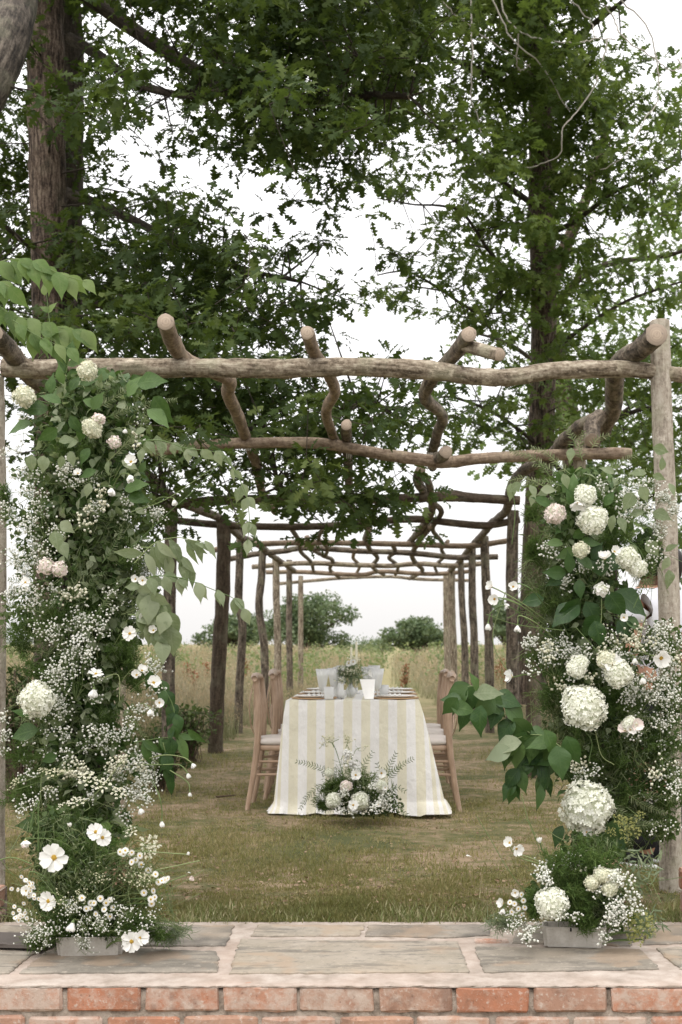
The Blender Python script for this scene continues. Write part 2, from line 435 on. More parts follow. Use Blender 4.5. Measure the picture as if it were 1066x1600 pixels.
# ================================================================ ground
def ground_z(x, y):
    z = np.where(y < 4.8, -.42, np.interp(y, [4.9, 5.2, 6.8], [.07, .07, 0.0]))
    z = z + .012 * np.sin(x * 1.7 + 1) * np.sin(y * 1.3) * (y > 5.4)
    return z + np.clip((y - 60) / 400, 0, 1) * -2.0
def ground():
    ys = np.concatenate([np.linspace(-2, 4.8, 8), np.linspace(4.86, 14, 80), np.linspace(15, 60, 40), np.geomspace(64, 900, 18)])
    xs = np.concatenate([-np.geomspace(700, 8, 14), np.linspace(-7, 7, 60), np.geomspace(8, 700, 14)])
    X, Y = np.meshgrid(xs, ys); Z = ground_z(X, Y)
    near = (Y > 5.3) & (Y < 20) & (abs(X) < 8)
    Z = Z + near * rng.normal(0, .004, Z.shape)
    V = np.stack([X, Y, Z], -1).reshape(-1, 3); nx = len(xs)
    i = np.arange((len(ys) - 1) * (nx - 1)); a = (i // (nx - 1)) * nx + i % (nx - 1)
    T = np.concatenate([np.stack([a, a + 1, a + nx + 1], -1), np.stack([a, a + nx + 1, a + nx], -1)])
    m = NT('lawn_soil'); p = m.pos()
    n1 = m.noise(p, 1.1, 5, .6); n2 = m.noise(p, 9, 5, .65); n3 = m.noise(p, 70, 4, .7)
    c = m.ramp(m.math('ADD', m.math('MULTIPLY', n1, .55), m.math('MULTIPLY', n2, .45)),
               [(.40, (.085, .10, .038)), (.48, (.16, .15, .068)), (.54, (.28, .215, .135)), (.62, (.39, .29, .195))])
    c = m.mix(m.mapr(n3, .35, .7, 0, .5), c, (.11, .09, .055))
    sp = m.n('ShaderNodeSeparateXYZ'); m.l(p, sp.inputs[0])
    c = m.mix(m.mapr(sp.outputs[1], 18, 30, 0, 1), c, (.27, .24, .13))
    hb = m.math('ADD', m.math('MULTIPLY', n2, .5), m.math('MULTIPLY', n3, .5))
    MAT['lawn_soil'] = m.fin(m.bsdf(c, .95, m.bump(hb, .8, .03), .1))
    o = link('lawn', mesh_from('lawn', V, T, 'lawn_soil')); o['kind'] = 'structure'
ground()

def patch(x, y):      # bare-patch field shared by grass density
    return (.5 + .22 * np.sin(x * 1.9 + 1.3 * np.sin(y * 1.1)) + .2 * np.sin(y * 1.6 + x * .8 + 2) + .14 * np.sin(x * 5.1 - y * 3.7) + .1 * np.sin(x * 9.3 + y * 7.9))

def blades(n, xr, yr, h, w, name, mat, keep=None, lean=.6, pos=None, hvar=.5):
    if pos is None:
        x = rng.uniform(*xr, n); y = rng.uniform(*yr, n)
    else: x, y = pos
    if keep is not None:
        k = keep(x, y); x, y = x[k], y[k]
    n = len(x)
    hh = (h(x, y) if callable(h) else np.full(n, h)) * rng.uniform(1 - hvar, 1 + hvar, n)
    a = rng.uniform(0, 6.28, n); l = np.abs(rng.normal(0, lean, n))
    d = np.stack([np.cos(a) * l, np.sin(a) * l, np.ones(n)], -1)
    up = np.stack([-np.cos(a), -np.sin(a), l], -1)
    ac = Acc()
    P = np.stack([x, y, ground_z(x, y) - .004], -1)
    ww = w * rng.uniform(.7, 1.4, n)
    # blade template width is .02 half -> scale y
    M = frames(d, up, hh, ww / .04, hh)
    ac.inst(BLADE, P, M)
    o = ac.build(name, mat, kind='stuff'); return o
out_view = lambda x, y: (x * 0 == 0)
def lawn_keep(x, y):
    p = patch(x, y)
    return rng.random(len(x)) < np.clip(1.25 - p * 1.15, .12, 1)
def trap(n, y0, y1, pw=2.0, pad=60):
    """points across the view wedge, denser near"""
    u = rng.random(n); y = (y0 ** (1 - pw) + u * (y1 ** (1 - pw) - y0 ** (1 - pw))) ** (1 / (1 - pw)) if pw != 1 else y0 * (y1 / y0) ** u
    s = FOC / y; x = (rng.uniform(-pad, 1066 + pad, n) - 612) / s
    return x, y
lawn_h = lambda x, y: .026 * np.clip(.35 + 1.5 * (1 - patch(x * 1.7 + 3, y * 1.7)) + .5 * np.sin(x * 13 + 2 * np.sin(y * 11)) * np.sin(y * 9.5), .35, 2.2)
blades(0, 0, 0, lawn_h, .0042, 'lawn_grass', 'grass', lawn_keep, .8, trap(240000, 5.0, 15, 1.8))
edge_x = rng.uniform(-1.6, 1.2, 9000); edge_y = 5.0 + np.abs(rng.normal(0, .20, 9000)); ek = rng.random(9000) < np.clip(.35 + .5 * np.sin(edge_x * 7) + .4 * np.sin(edge_x * 17 + 1), .08, 1); edge_x, edge_y = edge_x[ek], edge_y[ek]
tag(blades(0, 0, 0, .055, .004, 'edge_grass', 'grass_long', None, .6, (edge_x, edge_y)), 'longer pale grass along the back edge of the stone paving', 'grass')
tag(bpy.data.objects['lawn_grass'], 'short trampled green and brown grass of the lawn under the pergola', 'grass')

# fallen bits on the lawn: petals and dry leaves
ac = Acc()
n = 2600; x, y = trap(n, 5.02, 12, 2.6); P = np.stack([x, y, ground_z(x, y) + .012], -1)
ac.inst(SMALL, P, frames(rdirs(n) * [1, 1, .15], rdirs(n) * .3 + [0, 0, 1], rng.uniform(.012, .034, n)))
MAT['dry_leaf'] = leaf_mat('dry_leaf', (.12, .075, .045), (.22, .14, .085), (.34, .25, .16), .1, .8)
tag(ac.build('leaf_litter', 'dry_leaf', kind='stuff'), 'dry brown fallen leaves scattered through the lawn', 'leaf litter')
for (px, py, sz, lab) in ((728, 1347, .035, 'single fallen white petal lying on the lawn right of centre'), (293, 1376, .02, 'tiny white petal fallen on the lawn behind the left planter')):
    Y = FOC / ((py - 1000) / EYE)
    ac = Acc(); w = W(px, py, Y); w.z = ground_z(np.array([w.x]), np.array([w.y]))[0] + .028
    ac.inst(OVATE, [w], frames(np.array([[1, .3, .05]]), np.array([[0, -.3, 1.]]), np.array([sz])))
    tag(ac.build('fallen_petal', 'white_petal'), lab, 'petal')
tw = [W(338, 1249, 9.6), W(352, 1248, 9.65), W(368, 1250, 9.7)]
ac = Acc(); ac.tubes(np.array([(v.x, v.y, .03) for v in tw]), [.008, .007, .004], 5)
tag(ac.build('fallen_twig', 'twig'), 'thin brown twig lying on the grass left of the chairs', 'twig')

# ---- meadow of tall grass beyond the lawn
def meadow():
    def inlawn(x, y):   # mown strip under the pergola, fading out behind the table
        hw = np.interp(y, [5, 12, 14, 22, 30], [2.6, 2.1, 1.85, 1.1, 0.1])
        left = x < -.27
        hw = np.where(left, hw, hw + .35 + .1 * np.sin(y))
        return np.abs(x + .27) < hw + .15 * np.sin(y * 2.3)
    n = 190000
    x, y = trap(n, 9.5, 75, 1.55, 330); k = ~inlawn(x, y); x, y = x[k], y[k]
    hf = lambda x, y: np.interp(y, [9, 14, 22, 32, 45, 75], [.36, .56, .72, .86, .96, 1.0]) * (.85 + .2 * np.sin(x * .35 + y * .2) + .08 * np.sin(x * 1.3)) * np.interp(np.abs(x + .27), [1.4, 3.5], [.72, 1.05])
    dist = np.interp(y, [9, 75], [.006, .022])
    n = len(x); hh = hf(x, y) * rng.uniform(.55, 1.2, n)
    a = rng.uniform(0, 6.28, n); l = np.abs(rng.normal(0, .25, n))
    d = np.stack([np.cos(a) * l, np.sin(a) * l, np.ones(n)], -1); up = np.stack([-np.cos(a), -np.sin(a), l], -1)
    P = np.stack([x, y, ground_z(x, y)], -1)
    A = Acc(); A.inst(BLADE, P, frames(d, up, hh, dist / .04, hh * .8))
    # seed heads on a third of the stalks
    k = rng.random(n) < .6
    tip = P[k] + d[k] / np.linalg.norm(d[k], axis=1, keepdims=True) * (hh[k] * .9)[:, None]; tip[:, 2] -= hh[k] * .12
    N = k.sum(); A.V and None
    B = Acc()
    for j in range(3):
        off = rdirs(N) * (hh[k] * .05)[:, None] + [0, 0, .01]
        off[:, 2] -= j * hh[k] * .07
        B.inst(QUAD, tip + off, frames(rdirs(N) * .6 + [0, 0, 1], rdirs(N), hh[k] * .075, dist[k] * 1.7, .05))
    tag(A.build('meadow_grass', 'meadow', kind='stuff'), 'tall straw and green meadow grass beyond the pergola', 'grass')
    MAT['seed_head'] = leaf_mat('seed_head', (.22, .15, .10), (.40, .29, .21), (.56, .47, .36), .3, .8, clump=.5)
    tag(B.build('meadow_seed_heads', 'seed_head', kind='stuff'), 'brown and cream seed heads over the meadow grass', 'grass')
    # leafy green weeds at the skyline
    MAT['weed'] = leaf_mat('weed', (.10, .14, .06), (.17, .21, .10), (.27, .29, .16), .35, .7)
    C = Acc(); n = 170; x, y = trap(n, 24, 70, 1.2, 100)
    for xx, yy in zip(x, y):
        if abs(xx + .27) < 1.5 and yy < 26: continue
        h = rng.uniform(.75, 1.12) * (1.0 if rng.random() < .9 else 1.2); q = 60
        p = np.stack([rng.normal(xx, .16, q), rng.normal(yy, .2, q), h * rng.uniform(.35, 1, q)], -1)
        C.inst(QUAD, p, frames(rdirs(q) + [0, 0, .4], rdirs(q), rng.uniform(.05, .11, q)))
    tag(C.build('meadow_weeds', 'weed', kind='stuff'), 'leafy pale green weeds standing above the meadow grass', 'weeds')
    # rusty dock spikes
    spots = [(290, 1050, 24), (300, 1060, 22), (322, 1046, 26), (383, 1040, 28), (632, 1052, 24), (630, 1060, 24), (782, 1040, 26), (790, 1055, 24), (775, 1050, 27), (262, 1048, 24)]
    for i, (px, py, Y) in enumerate(spots):
        b = W(px, py, Y); D = Acc((b.x, Y, 0)); top = max(b.z + .12, .3)
        D.tubes(np.array([(b.x, Y, 0), (b.x + .03, Y, top * .6), (b.x + .02, Y, top)]), .008, 4)
        q = 70; zz = rng.uniform(top * .55, top * 1.05, q)
        D.inst(QUAD, np.stack([rng.normal(b.x + .02, .035, q), rng.normal(Y, .04, q), zz], -1), frames(rdirs(q), rdirs(q), rng.uniform(.03, .06, q)), m=1)
        o = D.build('dock_plant', ['stem', 'rust_flower']); o.location = (b.x, Y, 0)
        tag(o, ['rusty red dock spike in the meadow just left of the second left post', 'rusty dock spike beside the left posts, lower of the close pair', 'tall rusty dock spike showing right beside the dark left post', 'rusty dock spike between the dark post and the next slim left post', 'rusty red dock spike behind the right side of the table', 'shorter rusty dock spike behind the right side of the table', 'tall rusty dock spike between the two stout right posts', 'rusty dock spike close beside the stout brown right post', 'rusty dock spike just right of a slim right hand post', 'leftmost rusty dock spike, by the left floral column'][i], 'plant', 'rusty dock plants in the meadow')
meadow()

# ================================================================ paving and brick wall
PZ = .10         # top of paving
YF = 4.10        # front face of the brick wall
def brick_mats():
    m = NT('brick'); g = m.obj(); oi = m.n('ShaderNodeObjectInfo').outputs['Random']
    add = m.n('ShaderNodeVectorMath', operation='ADD'); m.l(g, add.inputs[0])
    cb = m.n('ShaderNodeCombineXYZ'); m.l(m.math('MULTIPLY', oi, 37), cb.inputs[0]); m.l(m.math('MULTIPLY', oi, 91), cb.inputs[2]); m.l(cb.outputs[0], add.inputs[1])
    v = add.outputs[0]
    base = m.ramp(oi, [(0, (.43, .185, .11)), (.35, (.46, .225, .145)), (.7, (.40, .235, .17)), (1, (.46, .28, .20))])
    n1 = m.noise(v, 9, 5, .65); n2 = m.noise(v, 60, 5, .7); n3 = m.noise(v, 22, 5, .7)
    c = m.mix(m.mapr(n1, .38, .65, 0, .6), base, (.27, .16, .115))
    lime = m.math('ADD', m.math('MULTIPLY', n3, .7), m.math('MULTIPLY', m.math('FRACT', m.math('MULTIPLY', oi, 7.3)), .20))
    c = m.mix(m.mapr(lime, .40, .56, 0, .8), c, (.50, .41, .35))
    c = m.mix(m.mapr(n2, .56, .66, 0, .6), c, (.58, .51, .45)); c = m.mix(m.mapr(n1, .60, .70, 0, .6), c, (.20, .12, .09))
    c = m.mix(m.mapr(n2, .40, .32, 0, .7), c, (.16, .09, .065))
    h = m.math('ADD', n2, m.math('MULTIPLY', n3, .8))
    return m.fin(m.bsdf(c, .9, m.bump(h, .5, .006), .15))
MAT['brick'] = brick_mats()
def mortar_mat():
    m = NT('mortar'); v = m.pos(); n1 = m.noise(v, 14, 5, .6); n2 = m.noise(v, 110, 4, .7); n3 = m.noise(v, 3, 3)
    c = m.ramp(n1, [(.3, (.27, .225, .185)), (.5, (.39, .33, .285)), (.7, (.48, .42, .37))])
    c = m.mix(m.mapr(n2, .5, .75, 0, .5), c, (.30, .245, .20)); c = m.mix(m.mapr(n3, .5, .7, 0, .4), c, (.43, .32, .26))
    return m.fin(m.bsdf(c, .95, m.bump(m.math('ADD', n2, n1), .6, .006), .1))
MAT['mortar'] = mortar_mat()
def joint_mat():
    m = NT('joint_mortar'); v = m.pos(); n1 = m.noise(v, 25, 5, .6); n2 = m.noise(v, 140, 4, .7)
    c = m.ramp(n1, [(.35, (.17, .135, .105)), (.5, (.34, .28, .23)), (.68, (.46, .39, .33))])
    return m.fin(m.bsdf(c, .95, m.bump(m.math('ADD', n2, n1), .9, .008), .1))
MAT['joint_mortar'] = joint_mat()
def stone_mat():
    m = NT('flagstone'); g = m.obj(); oi = m.n('ShaderNodeObjectInfo'); r = oi.outputs['Random']
    v = m.pos(); n0 = m.noise(v, 2.5, 3, .5); n1 = m.noise(v, 7, 6, .65); n2 = m.noise(v, 90, 5, .7); st = m.noise(m.scalev(v, (3, 14, 3)), 1.5, 5, .6)
    col = m.attr('tone')
    base = m.ramp(col, [(0, (.11, .10, .088)), (.35, (.18, .162, .135)), (.7, (.27, .232, .18)), (1, (.32, .285, .235))])
    c = m.mix(m.mapr(n1, .42, .60, 0, .75), base, (.34, .30, .25)); c = m.mix(m.mapr(st, .52, .60, 0, .6), c, (.12, .11, .095)); n4 = m.noise(v, 28, 5, .7); c = m.mix(m.mapr(n4, .54, .64, 0, .5), c, (.13, .115, .095)); c = m.mix(m.mapr(n4, .44, .36, 0, .45), c, (.42, .37, .31)); n5 = m.noise(v, 5, 3, .5); c = m.mix(m.mapr(n5, .55, .62, 0, .45), c, (.31, .22, .15))
    c = m.mix(m.mapr(n2, .6, .75, 0, .4), c, (.45, .42, .37)); c = m.mix(m.mapr(n0, .52, .66, 0, .35), c, (.40, .31, .22))
    h = m.math('ADD', n1, m.math('MULTIPLY', n2, .5))
    return m.fin(m.bsdf(c, .85, m.bump(h, .5, .008), .2))
MAT['flagstone'] = stone_mat()

wall = thing('brick_wall', 'low wall of worn red bricks with lime stains along the front of the paving', 'brick wall', (0, YF, 0))
def rough_box(sx, sy, sz, seed, r=.006, jit=.0025, nx=6, ny=3, nz=3):
    """box with rounded, chipped edges; centred"""
    g = np.random.default_rng(seed)
    import bmesh
    bm = bmesh.new(); bmesh.ops.create_cube(bm, size=1)
    for v in bm.verts: v.co = Vector((v.co.x * sx, v.co.y * sy, v.co.z * sz))
    bmesh.ops.bevel(bm, geom=bm.edges[:], offset=r, segments=1, affect='EDGES')
    long = [e for e in bm.edges if abs(e.verts[0].co.x - e.verts[1].co.x) > sx * .5]
    bmesh.ops.subdivide_edges(bm, edges=long, cuts=nx - 1)
    for v in bm.verts: v.co += Vector(g.normal(0, jit, 3).tolist())
    bmesh.ops.triangulate(bm, faces=bm.faces[:])
    me = bpy.data.meshes.new('brick'); bm.to_mesh(me); bm.free()
    for p in me.polygons: p.use_smooth = False
    return me
BR = [rough_box(.224, .10, .078, i, .007, .0016, 4) for i in range(6)]
for b in BR: b.materials.append(MAT['brick'])
BW = .2375; z_top = PZ - .016
for row in range(5):
    off = -.029 if row % 2 == 0 else -.1437
    zc = z_top - .031 - row * .0925
    for i in range(-9, 9):
        xc = (i + .5) * BW + (-.285 if row % 2 == 0 else -.165)
        o = link('brick', random.choice(BR), wall); o.location = (xc + random.uniform(-.002, .002), .05 + random.uniform(-.0025, .0025), zc + random.uniform(-.0015, .0015))
        o.rotation_euler = (R(random.uniform(-.8, .8)), R(random.uniform(-.4, .4)) + (math.pi if random.random() < .5 else 0), R(random.uniform(-.5, .5)))
        o.scale = (random.uniform(.985, 1.0), 1, random.uniform(.97, 1.03))
def rough_slab(name, x0, x1, y0, y1, z0, z1, mat, parent, amp=.003, step=.02, round_=.008):
    """slab with lumpy top and front faces"""
    xs = np.arange(x0, x1 + step, step); prof = [(y0 + .0, z0), (y0, (z0 + z1) / 2), (y0 + .0, z1 - round_), (y0 + round_, z1)]
    prof += [(y, z1) for y in np.arange(y0 + round_ + step, y1, step)] + [(y1, z1), (y1, z0)]
    k = len(prof); V = np.zeros((len(xs), k, 3)); V[:, :, 0] = xs[:, None]; V[:, :, 1] = [p[0] for p in prof]; V[:, :, 2] = [p[1] for p in prof]
    V[:, :, 2] += rng.normal(0, amp * .4, V.shape[:2]) + amp * np.sin(V[:, :, 0] * 23 + V[:, :, 1] * 31) * .5
    V[:, :4, 1] += rng.normal(0, amp * .3, (len(xs), 4)) + amp * (np.sin(xs * 31) + np.sin(xs * 13))[:, None] * .3
    a = np.arange((len(xs) - 1) * (k - 1)); q = (a // (k - 1)) * k + a % (k - 1)
    T = np.concatenate([np.stack([q, q + k, q + k + 1], -1), np.stack([q, q + k + 1, q + 1], -1)])
    return link(name, mesh_from(name, V, T, mat), parent)
o = rough_slab('mortar', -2.2, 2.2, .010, .11, -.45, z_top - .002, 'joint_mortar', wall, .002, .03)
o.location = (0, 0, 0)

pav = thing('stone_paving', 'irregular grey and buff flagstones set in wide pale mortar', 'paving', (0, YF, 0)); pav['kind'] = 'structure'
del pav['category']
rough_slab('mortar_bed', -2.2, 2.2, -.0005, .92, PZ - .010, PZ - .003, 'mortar', pav, .0016, .018, .003)
def gp(px, py):
    Y = FOC * (EYE - PZ) / (py - 1000); return ((px - 612) * Y / FOC, Y - YF)
def flag(pts, tone, lift=.004):
    import bmesh
    P = [gp(*p) for p in pts]
    # jagged outline
    out = []
    for i in range(len(P)):
        a, b = Vector(P[i]), Vector(P[(i + 1) % len(P)]); n = max(2, int((b - a).length / .022))
        for j in range(n):
            q = a.lerp(b, j / n); nrm = Vector((-(b - a).y, (b - a).x)).normalized()
            q += nrm * random.gauss(0, .0032) * (1 if j else .3); out.append(q)
    bm = bmesh.new()
    vs = [bm.verts.new((q.x, q.y, PZ - .02)) for q in out]
    f = bm.faces.new(vs)
    if f.normal.z < 0: f.normal_flip()
    r = bmesh.ops.extrude_face_region(bm, geom=[f]); top = [v for v in r['geom'] if isinstance(v, bmesh.types.BMVert)]
    c = sum((v.co for v in top), Vector()) / len(top)
    for v in top: v.co.z = PZ + lift - .003
    tf = [x for x in r['geom'] if isinstance(x, bmesh.types.BMFace)][0]
    ri = bmesh.ops.inset_region(bm, faces=[tf], thickness=.006)
    for v in tf.verts: v.co.z = PZ + lift + random.gauss(0, .0006)
    bmesh.ops.triangulate(bm, faces=bm.faces[:])
    me = bpy.data.meshes.new('flagstone'); bm.to_mesh(me); bm.free()
    at = me.attributes.new('tone', 'FLOAT', 'POINT'); at.data.foreach_set('value', np.full(len(me.vertices), tone, np.float32))
    me.materials.append(MAT['flagstone'])
    return link('flagstone', me, pav)
flag([(-150, 1522), (14, 1521), (60, 1484), (-80, 1486)], .55)
flag([(30, 1521), (340, 1519), (343, 1496), (338, 1487), (150, 1480), (72, 1487)], .35)
flag([(358, 1521), (733, 1519), (716, 1472), (376, 1468)], .80)
flag([(757, 1519), (1030, 1514), (1000, 1484), (742, 1480)], .45)
flag([(1062, 1514), (1200, 1514), (1150, 1478), (1026, 1482)], .62)
flag([(-140, 1480), (-20, 1480), (60, 1462), (70, 1447), (-120, 1446)], .6)
flag([(60, 1474), (230, 1478), (352, 1478), (367, 1447), (80, 1446)], .12)
flag([(392, 1463), (562, 1462), (570, 1446), (402, 1446)], .85)
flag([(570, 1463), (700, 1465), (765, 1461), (768, 1446), (576, 1446)], .08)
flag([(800, 1474), (985, 1478), (1000, 1452), (960, 1446), (810, 1446)], .4)
flag([(1005, 1476), (1180, 1472), (1160, 1446), (1012, 1446)], .2)
tb = link('terracotta_piece', rough_box(.115, .035, .012, 77, .003, .001, 3), pav); tb.data.materials.append(MAT['brick'])
g = gp(768, 1471); tb.location = (g[0], g[1], PZ + .001)
# brick piers beside the opening
def pier(x, y, label, rows):
    p = thing('brick_pier', label, 'brick pier', (x, y, PZ))
    for r_ in range(rows):
        for k in range(2):
            o = link('brick', BR[(r_ + k) % 6], p); w = .215
            if r_ % 2: o.location = (random.uniform(-.006, .006), .055 + k * .11, .045 + r_ * .09)
            else: o.location = (-.055 + k * .115, .11, .045 + r_ * .09); o.rotation_euler = (0, 0, R(90))
            o.rotation_euler.z += R(random.uniform(-2, 2))
    m_ = rough_slab('mortar', -.095, .095, .012, .2, 0, rows * .09 - .012, 'joint_mortar', p, .002, .03)
    return p
q = gp(1106, 1446); pier(q[0] + .052, YF + q[1] + .02, 'short pier of rough orange bricks at the right edge of the paving', 2)
q = gp(-42, 1446); pp = pier(q[0] - .052, YF + q[1] + .02, 'short pier of orange bricks at the left edge of the paving', 2); pp.location.z -= .065
# ================================================================ pergola
FR = [5.93, 8.4, 11.2, 13.6, 16.6, 18.4, 21.2, 23.9, 26.5]
perg = thing('pergola', 'long rustic pergola of rough round logs running down the lawn', 'pergola', (-.27, 5.93, 0))
perg_o = Vector((-.27, 5.93, 0))
def plog(name, pts, mat='log_brown', **k):
    """pts rows: px, py, Y, diameter in photo px at that depth"""
    rows = []
    for px, py, Y, d in pts:
        w = W(px, py, Y) - perg_o; rows.append((w.x, w.y, w.z, d * Y / FOC / 2 * 1.05))
    return link(name, log_mesh(name, rows, [mat, 'cut_wood'], **k), perg)
def post(frame, pxs, d, mat, base_y=None, seed=1, bz=-.08):
    """pxs: list of (px, py) top to bottom at the frame's depth; foot set in the ground"""
    Y = FR[frame]
    pts = [(px, py, Y, d * (.92 + .12 * i / len(pxs))) for i, (px, py) in enumerate(pxs)]
    gy = 1000 + (EYE + .08) * FOC / Y
    pts.append((pxs[-1][0] + (pxs[-1][0] - pxs[-2][0]) * .1, gy, Y, d * 1.08))
    return plog('post', pts, mat, seed=seed, sides=12, sub=6, knob=.05)
post(0, [(1031, 502), (1036, 680), (1043, 860), (1047, 1100), (1048, 1300)], 33, 'post_pale', seed=3)
post(0, [(-6, 590), (-3, 800), (-4, 1000), (-6, 1250)], 26, 'post_pale', seed=4)
post(1, [(906, 682), (904, 800), (903, 1000), (902, 1150)], 20, 'log_pale', seed=5)
post(1, [(184, 700), (180, 860), (184, 1000), (187, 1150)], 20, 'log_pale', seed=6)
post(2, [(268, 786), (266, 900), (264, 1000), (263, 1120), (264, 1160)], 20, 'log_brown', seed=7)
post(2, [(832, 786), (832, 900), (832, 1000), (834, 1150)], 22, 'log_dark', seed=8)
post(3, [(347, 806), (350, 850), (346, 960), (341, 1060), (337, 1150)], 22, 'log_dark', seed=9)
post(3, [(802, 798), (800, 900), (801, 1000), (801, 1120)], 19, 'log_brown', seed=10)
post(4, [(375, 818), (375, 870), (373, 940), (379, 980), (375, 1060), (373, 1110)], 12.5, 'log_brown', seed=11)
post(4, [(757, 838), (759, 900), (764, 1000), (765, 1110)], 14, 'log_brown', seed=12)
post(5, [(411, 846), (409, 900), (405, 950), (413, 1010), (414, 1080)], 12, 'log_brown', seed=13)
post(5, [(738, 852), (738, 930), (741, 1000), (742, 1080)], 12, 'log_brown', seed=14)
post(6, [(431, 870), (432, 930), (434, 1000), (434, 1070)], 11, 'log_pale', seed=15)
post(6, [(720, 872), (722, 940), (726, 1000), (727, 1060)], 10.5, 'log_brown', seed=16)
post(7, [(452, 875), (452, 940), (452, 1000), (453, 1050)], 9.5, 'log_brown', seed=17)
post(7, [(706, 884), (706, 940), (708, 1000), (709, 1050)], 11, 'log_pale', seed=18)
post(8, [(470, 900), (470, 960), (470, 1040)], 8, 'log_pale', seed=19)
post(8, [(697, 893), (697, 960), (699, 1040)], 9, 'log_pale', seed=20)
def cross(fr, pts, d, mat, seed, dz=0):
    Y = FR[fr]; return plog('crossbeam', [(a, b, Y + dz, d * (c if c else 1)) for a, b, c in [(p + (1,))[:3] for p in pts]], mat, seed=seed, sides=14 if fr < 3 else 9, sub=7, knob=.07)
cross(0, [(5, 575, 1.0), (80, 577, 1.05), (160, 574, 1), (250, 575, 1.02), (330, 575, 1), (420, 576, 1), (500, 575, .98), (560, 573, .95), (630, 576, 1.05), (690, 581, 1), (740, 588, .95), (800, 589, .95), (860, 580, .93), (920, 577, .95), (985, 577, .85), (1066, 586, .8), (1150, 590, .75)], 28, 'log_pale', 31)
cross(1, [(236, 704), (300, 697, .95), (400, 692, .95), (500, 693), (560, 703), (620, 713, 1.05), (690, 722, 1.1), (740, 717), (800, 714), (880, 710), (986, 709, 1.05)], 17, 'log_tan', 32, -.06)
cross(2, [(215, 800), (260, 790), (330, 783), (420, 780), (520, 780), (600, 780), (660, 777), (705, 775, 1.2), (740, 778), (812, 782)], 14, 'log_dark', 33)
cross(3, [(265, 812), (340, 820), (420, 823), (480, 823), (543, 820), (590, 815), (650, 811), (705, 817), (760, 821), (812, 812)], 11, 'log_dark', 34)
cross(4, [(328, 861), (370, 853), (430, 849), (500, 848), (560, 849), (656, 851), (732, 853), (796, 845)], 8.5, 'log_tan', 35)
cross(5, [(357, 874), (399, 866), (443, 861), (481, 856), (560, 861), (640, 864), (713, 871), (778, 870)], 8.5, 'log_brown', 36)
cross(6, [(394, 886), (475, 880), (560, 883), (610, 884), (656, 881), (710, 884), (752, 881)], 7.5, 'log_pale', 37)
cross(7, [(416, 894), (475, 894), (560, 898), (598, 893), (672, 897), (732, 893)], 6.5, 'log_tan', 38)
cross(8, [(437, 912), (491, 907), (540, 903), (610, 901), (656, 905), (734, 907)], 5, 'log_pale', 39)
def longi(pts, dm, mat, seed, top=1.27, name='long_pole'):
    """log running away from the viewer at constant height; depth follows from the height"""
    rows = []
    for px, py in pts:
        s = (1000 - py) / top; Y = FOC / s; rows.append((px, py, Y, dm * s))
    return plog(name, rows, mat, seed=seed, sides=12, sub=7, knob=.10)
longi([(259, 503), (270, 535), (290, 562), (330, 578), (358, 594), (357, 616), (372, 650), (385, 686), (402, 730), (410, 770), (430, 800)], .066, 'log_tan', 41, 1.27)
longi([(480, 520), (490, 548), (508, 575), (519, 596), (523, 615), (510, 643), (520, 680), (530, 704)], .055, 'log_tan', 42, 1.27)
longi([(541, 664), (542, 690), (545, 740), (546, 774), (552, 800), (575, 822), (570, 842)], .062, 'log_brown', 43, 1.26)
longi([(733, 522), (716, 547), (690, 574), (672, 596), (665, 622), (691, 650), (683, 680), (673, 716), (676, 730)], .062, 'log_brown', 44, 1.27)
plog('branch_stub', [(722, 538, 5.78, 20), (745, 545, 5.65, 20), (781, 554, 5.5, 19)], 'log_pale', seed=45)
plog('branch_stub', [(672, 718, 8.6, 16), (690, 714, 8.2, 18), (697, 706, 8.0, 19)], 'log_brown', seed=46)
longi([(657, 735), (653, 752), (665, 772), (676, 788), (668, 812), (648, 838), (638, 850)], .075, 'log_brown', 47, 1.25)
plog('branch_stub', [(664, 744, 9.7, 11), (672, 760, 10.2, 11), (673, 776, 10.8, 10)], 'log_brown', seed=48)
longi([(672, 822), (652, 850), (644, 868), (650, 880), (660, 892), (640, 904)], .07, 'log_brown', 49, 1.24)
longi([(578, 826), (572, 842), (578, 858), (590, 872), (582, 886), (600, 898)], .06, 'log_brown', 50, 1.24)
longi([(480, 840), (486, 856), (505, 868), (520, 876), (516, 890), (530, 902)], .06, 'log_brown', 51, 1.24)
longi([(1026, 523), (1000, 545), (975, 562), (962, 580), (960, 610), (958, 640), (944, 668), (930, 686), (925, 700)], .088, 'log_brown', 52, 1.27)
plog('branch_stub', [(926, 688, 7.2, 24), (925, 665, 7.3, 24), (938, 650, 7.4, 22)], 'log_brown', seed=53)
longi([(930, 655), (905, 668), (880, 690), (862, 712), (835, 725), (812, 742), (800, 760), (795, 782), (790, 800), (768, 818), (757, 832), (742, 848), (730, 862), (716, 880), (702, 893)], .08, 'log_brown', 54, 1.24)
longi([(-12, 520), (18, 552), (45, 585), (75, 608), (110, 630), (165, 680), (195, 715), (225, 738), (262, 772), (300, 792), (340, 808), (358, 822), (375, 838), (405, 852), (425, 868), (440, 878), (462, 893)], .08, 'log_brown', 55, 1.24)
longi([(612, 850), (618, 862), (608, 872), (622, 884), (618, 898)], .055, 'log_brown', 61, 1.24)
longi([(700, 846), (690, 858), (694, 870), (680, 884), (684, 896)], .05, 'log_brown', 62, 1.24)
longi([(455, 826), (468, 846), (470, 862), (486, 878), (490, 892)], .055, 'log_brown', 63, 1.24)
longi([(668, 780), (690, 800), (676, 826), (690, 846)], .05, 'log_brown', 64, 1.25)
longi([(556, 858), (552, 872), (562, 884), (556, 898)], .05, 'log_tan', 65, 1.24)
longi([(505, 826), (498, 842), (512, 856), (508, 870)], .05, 'log_brown', 66, 1.24)
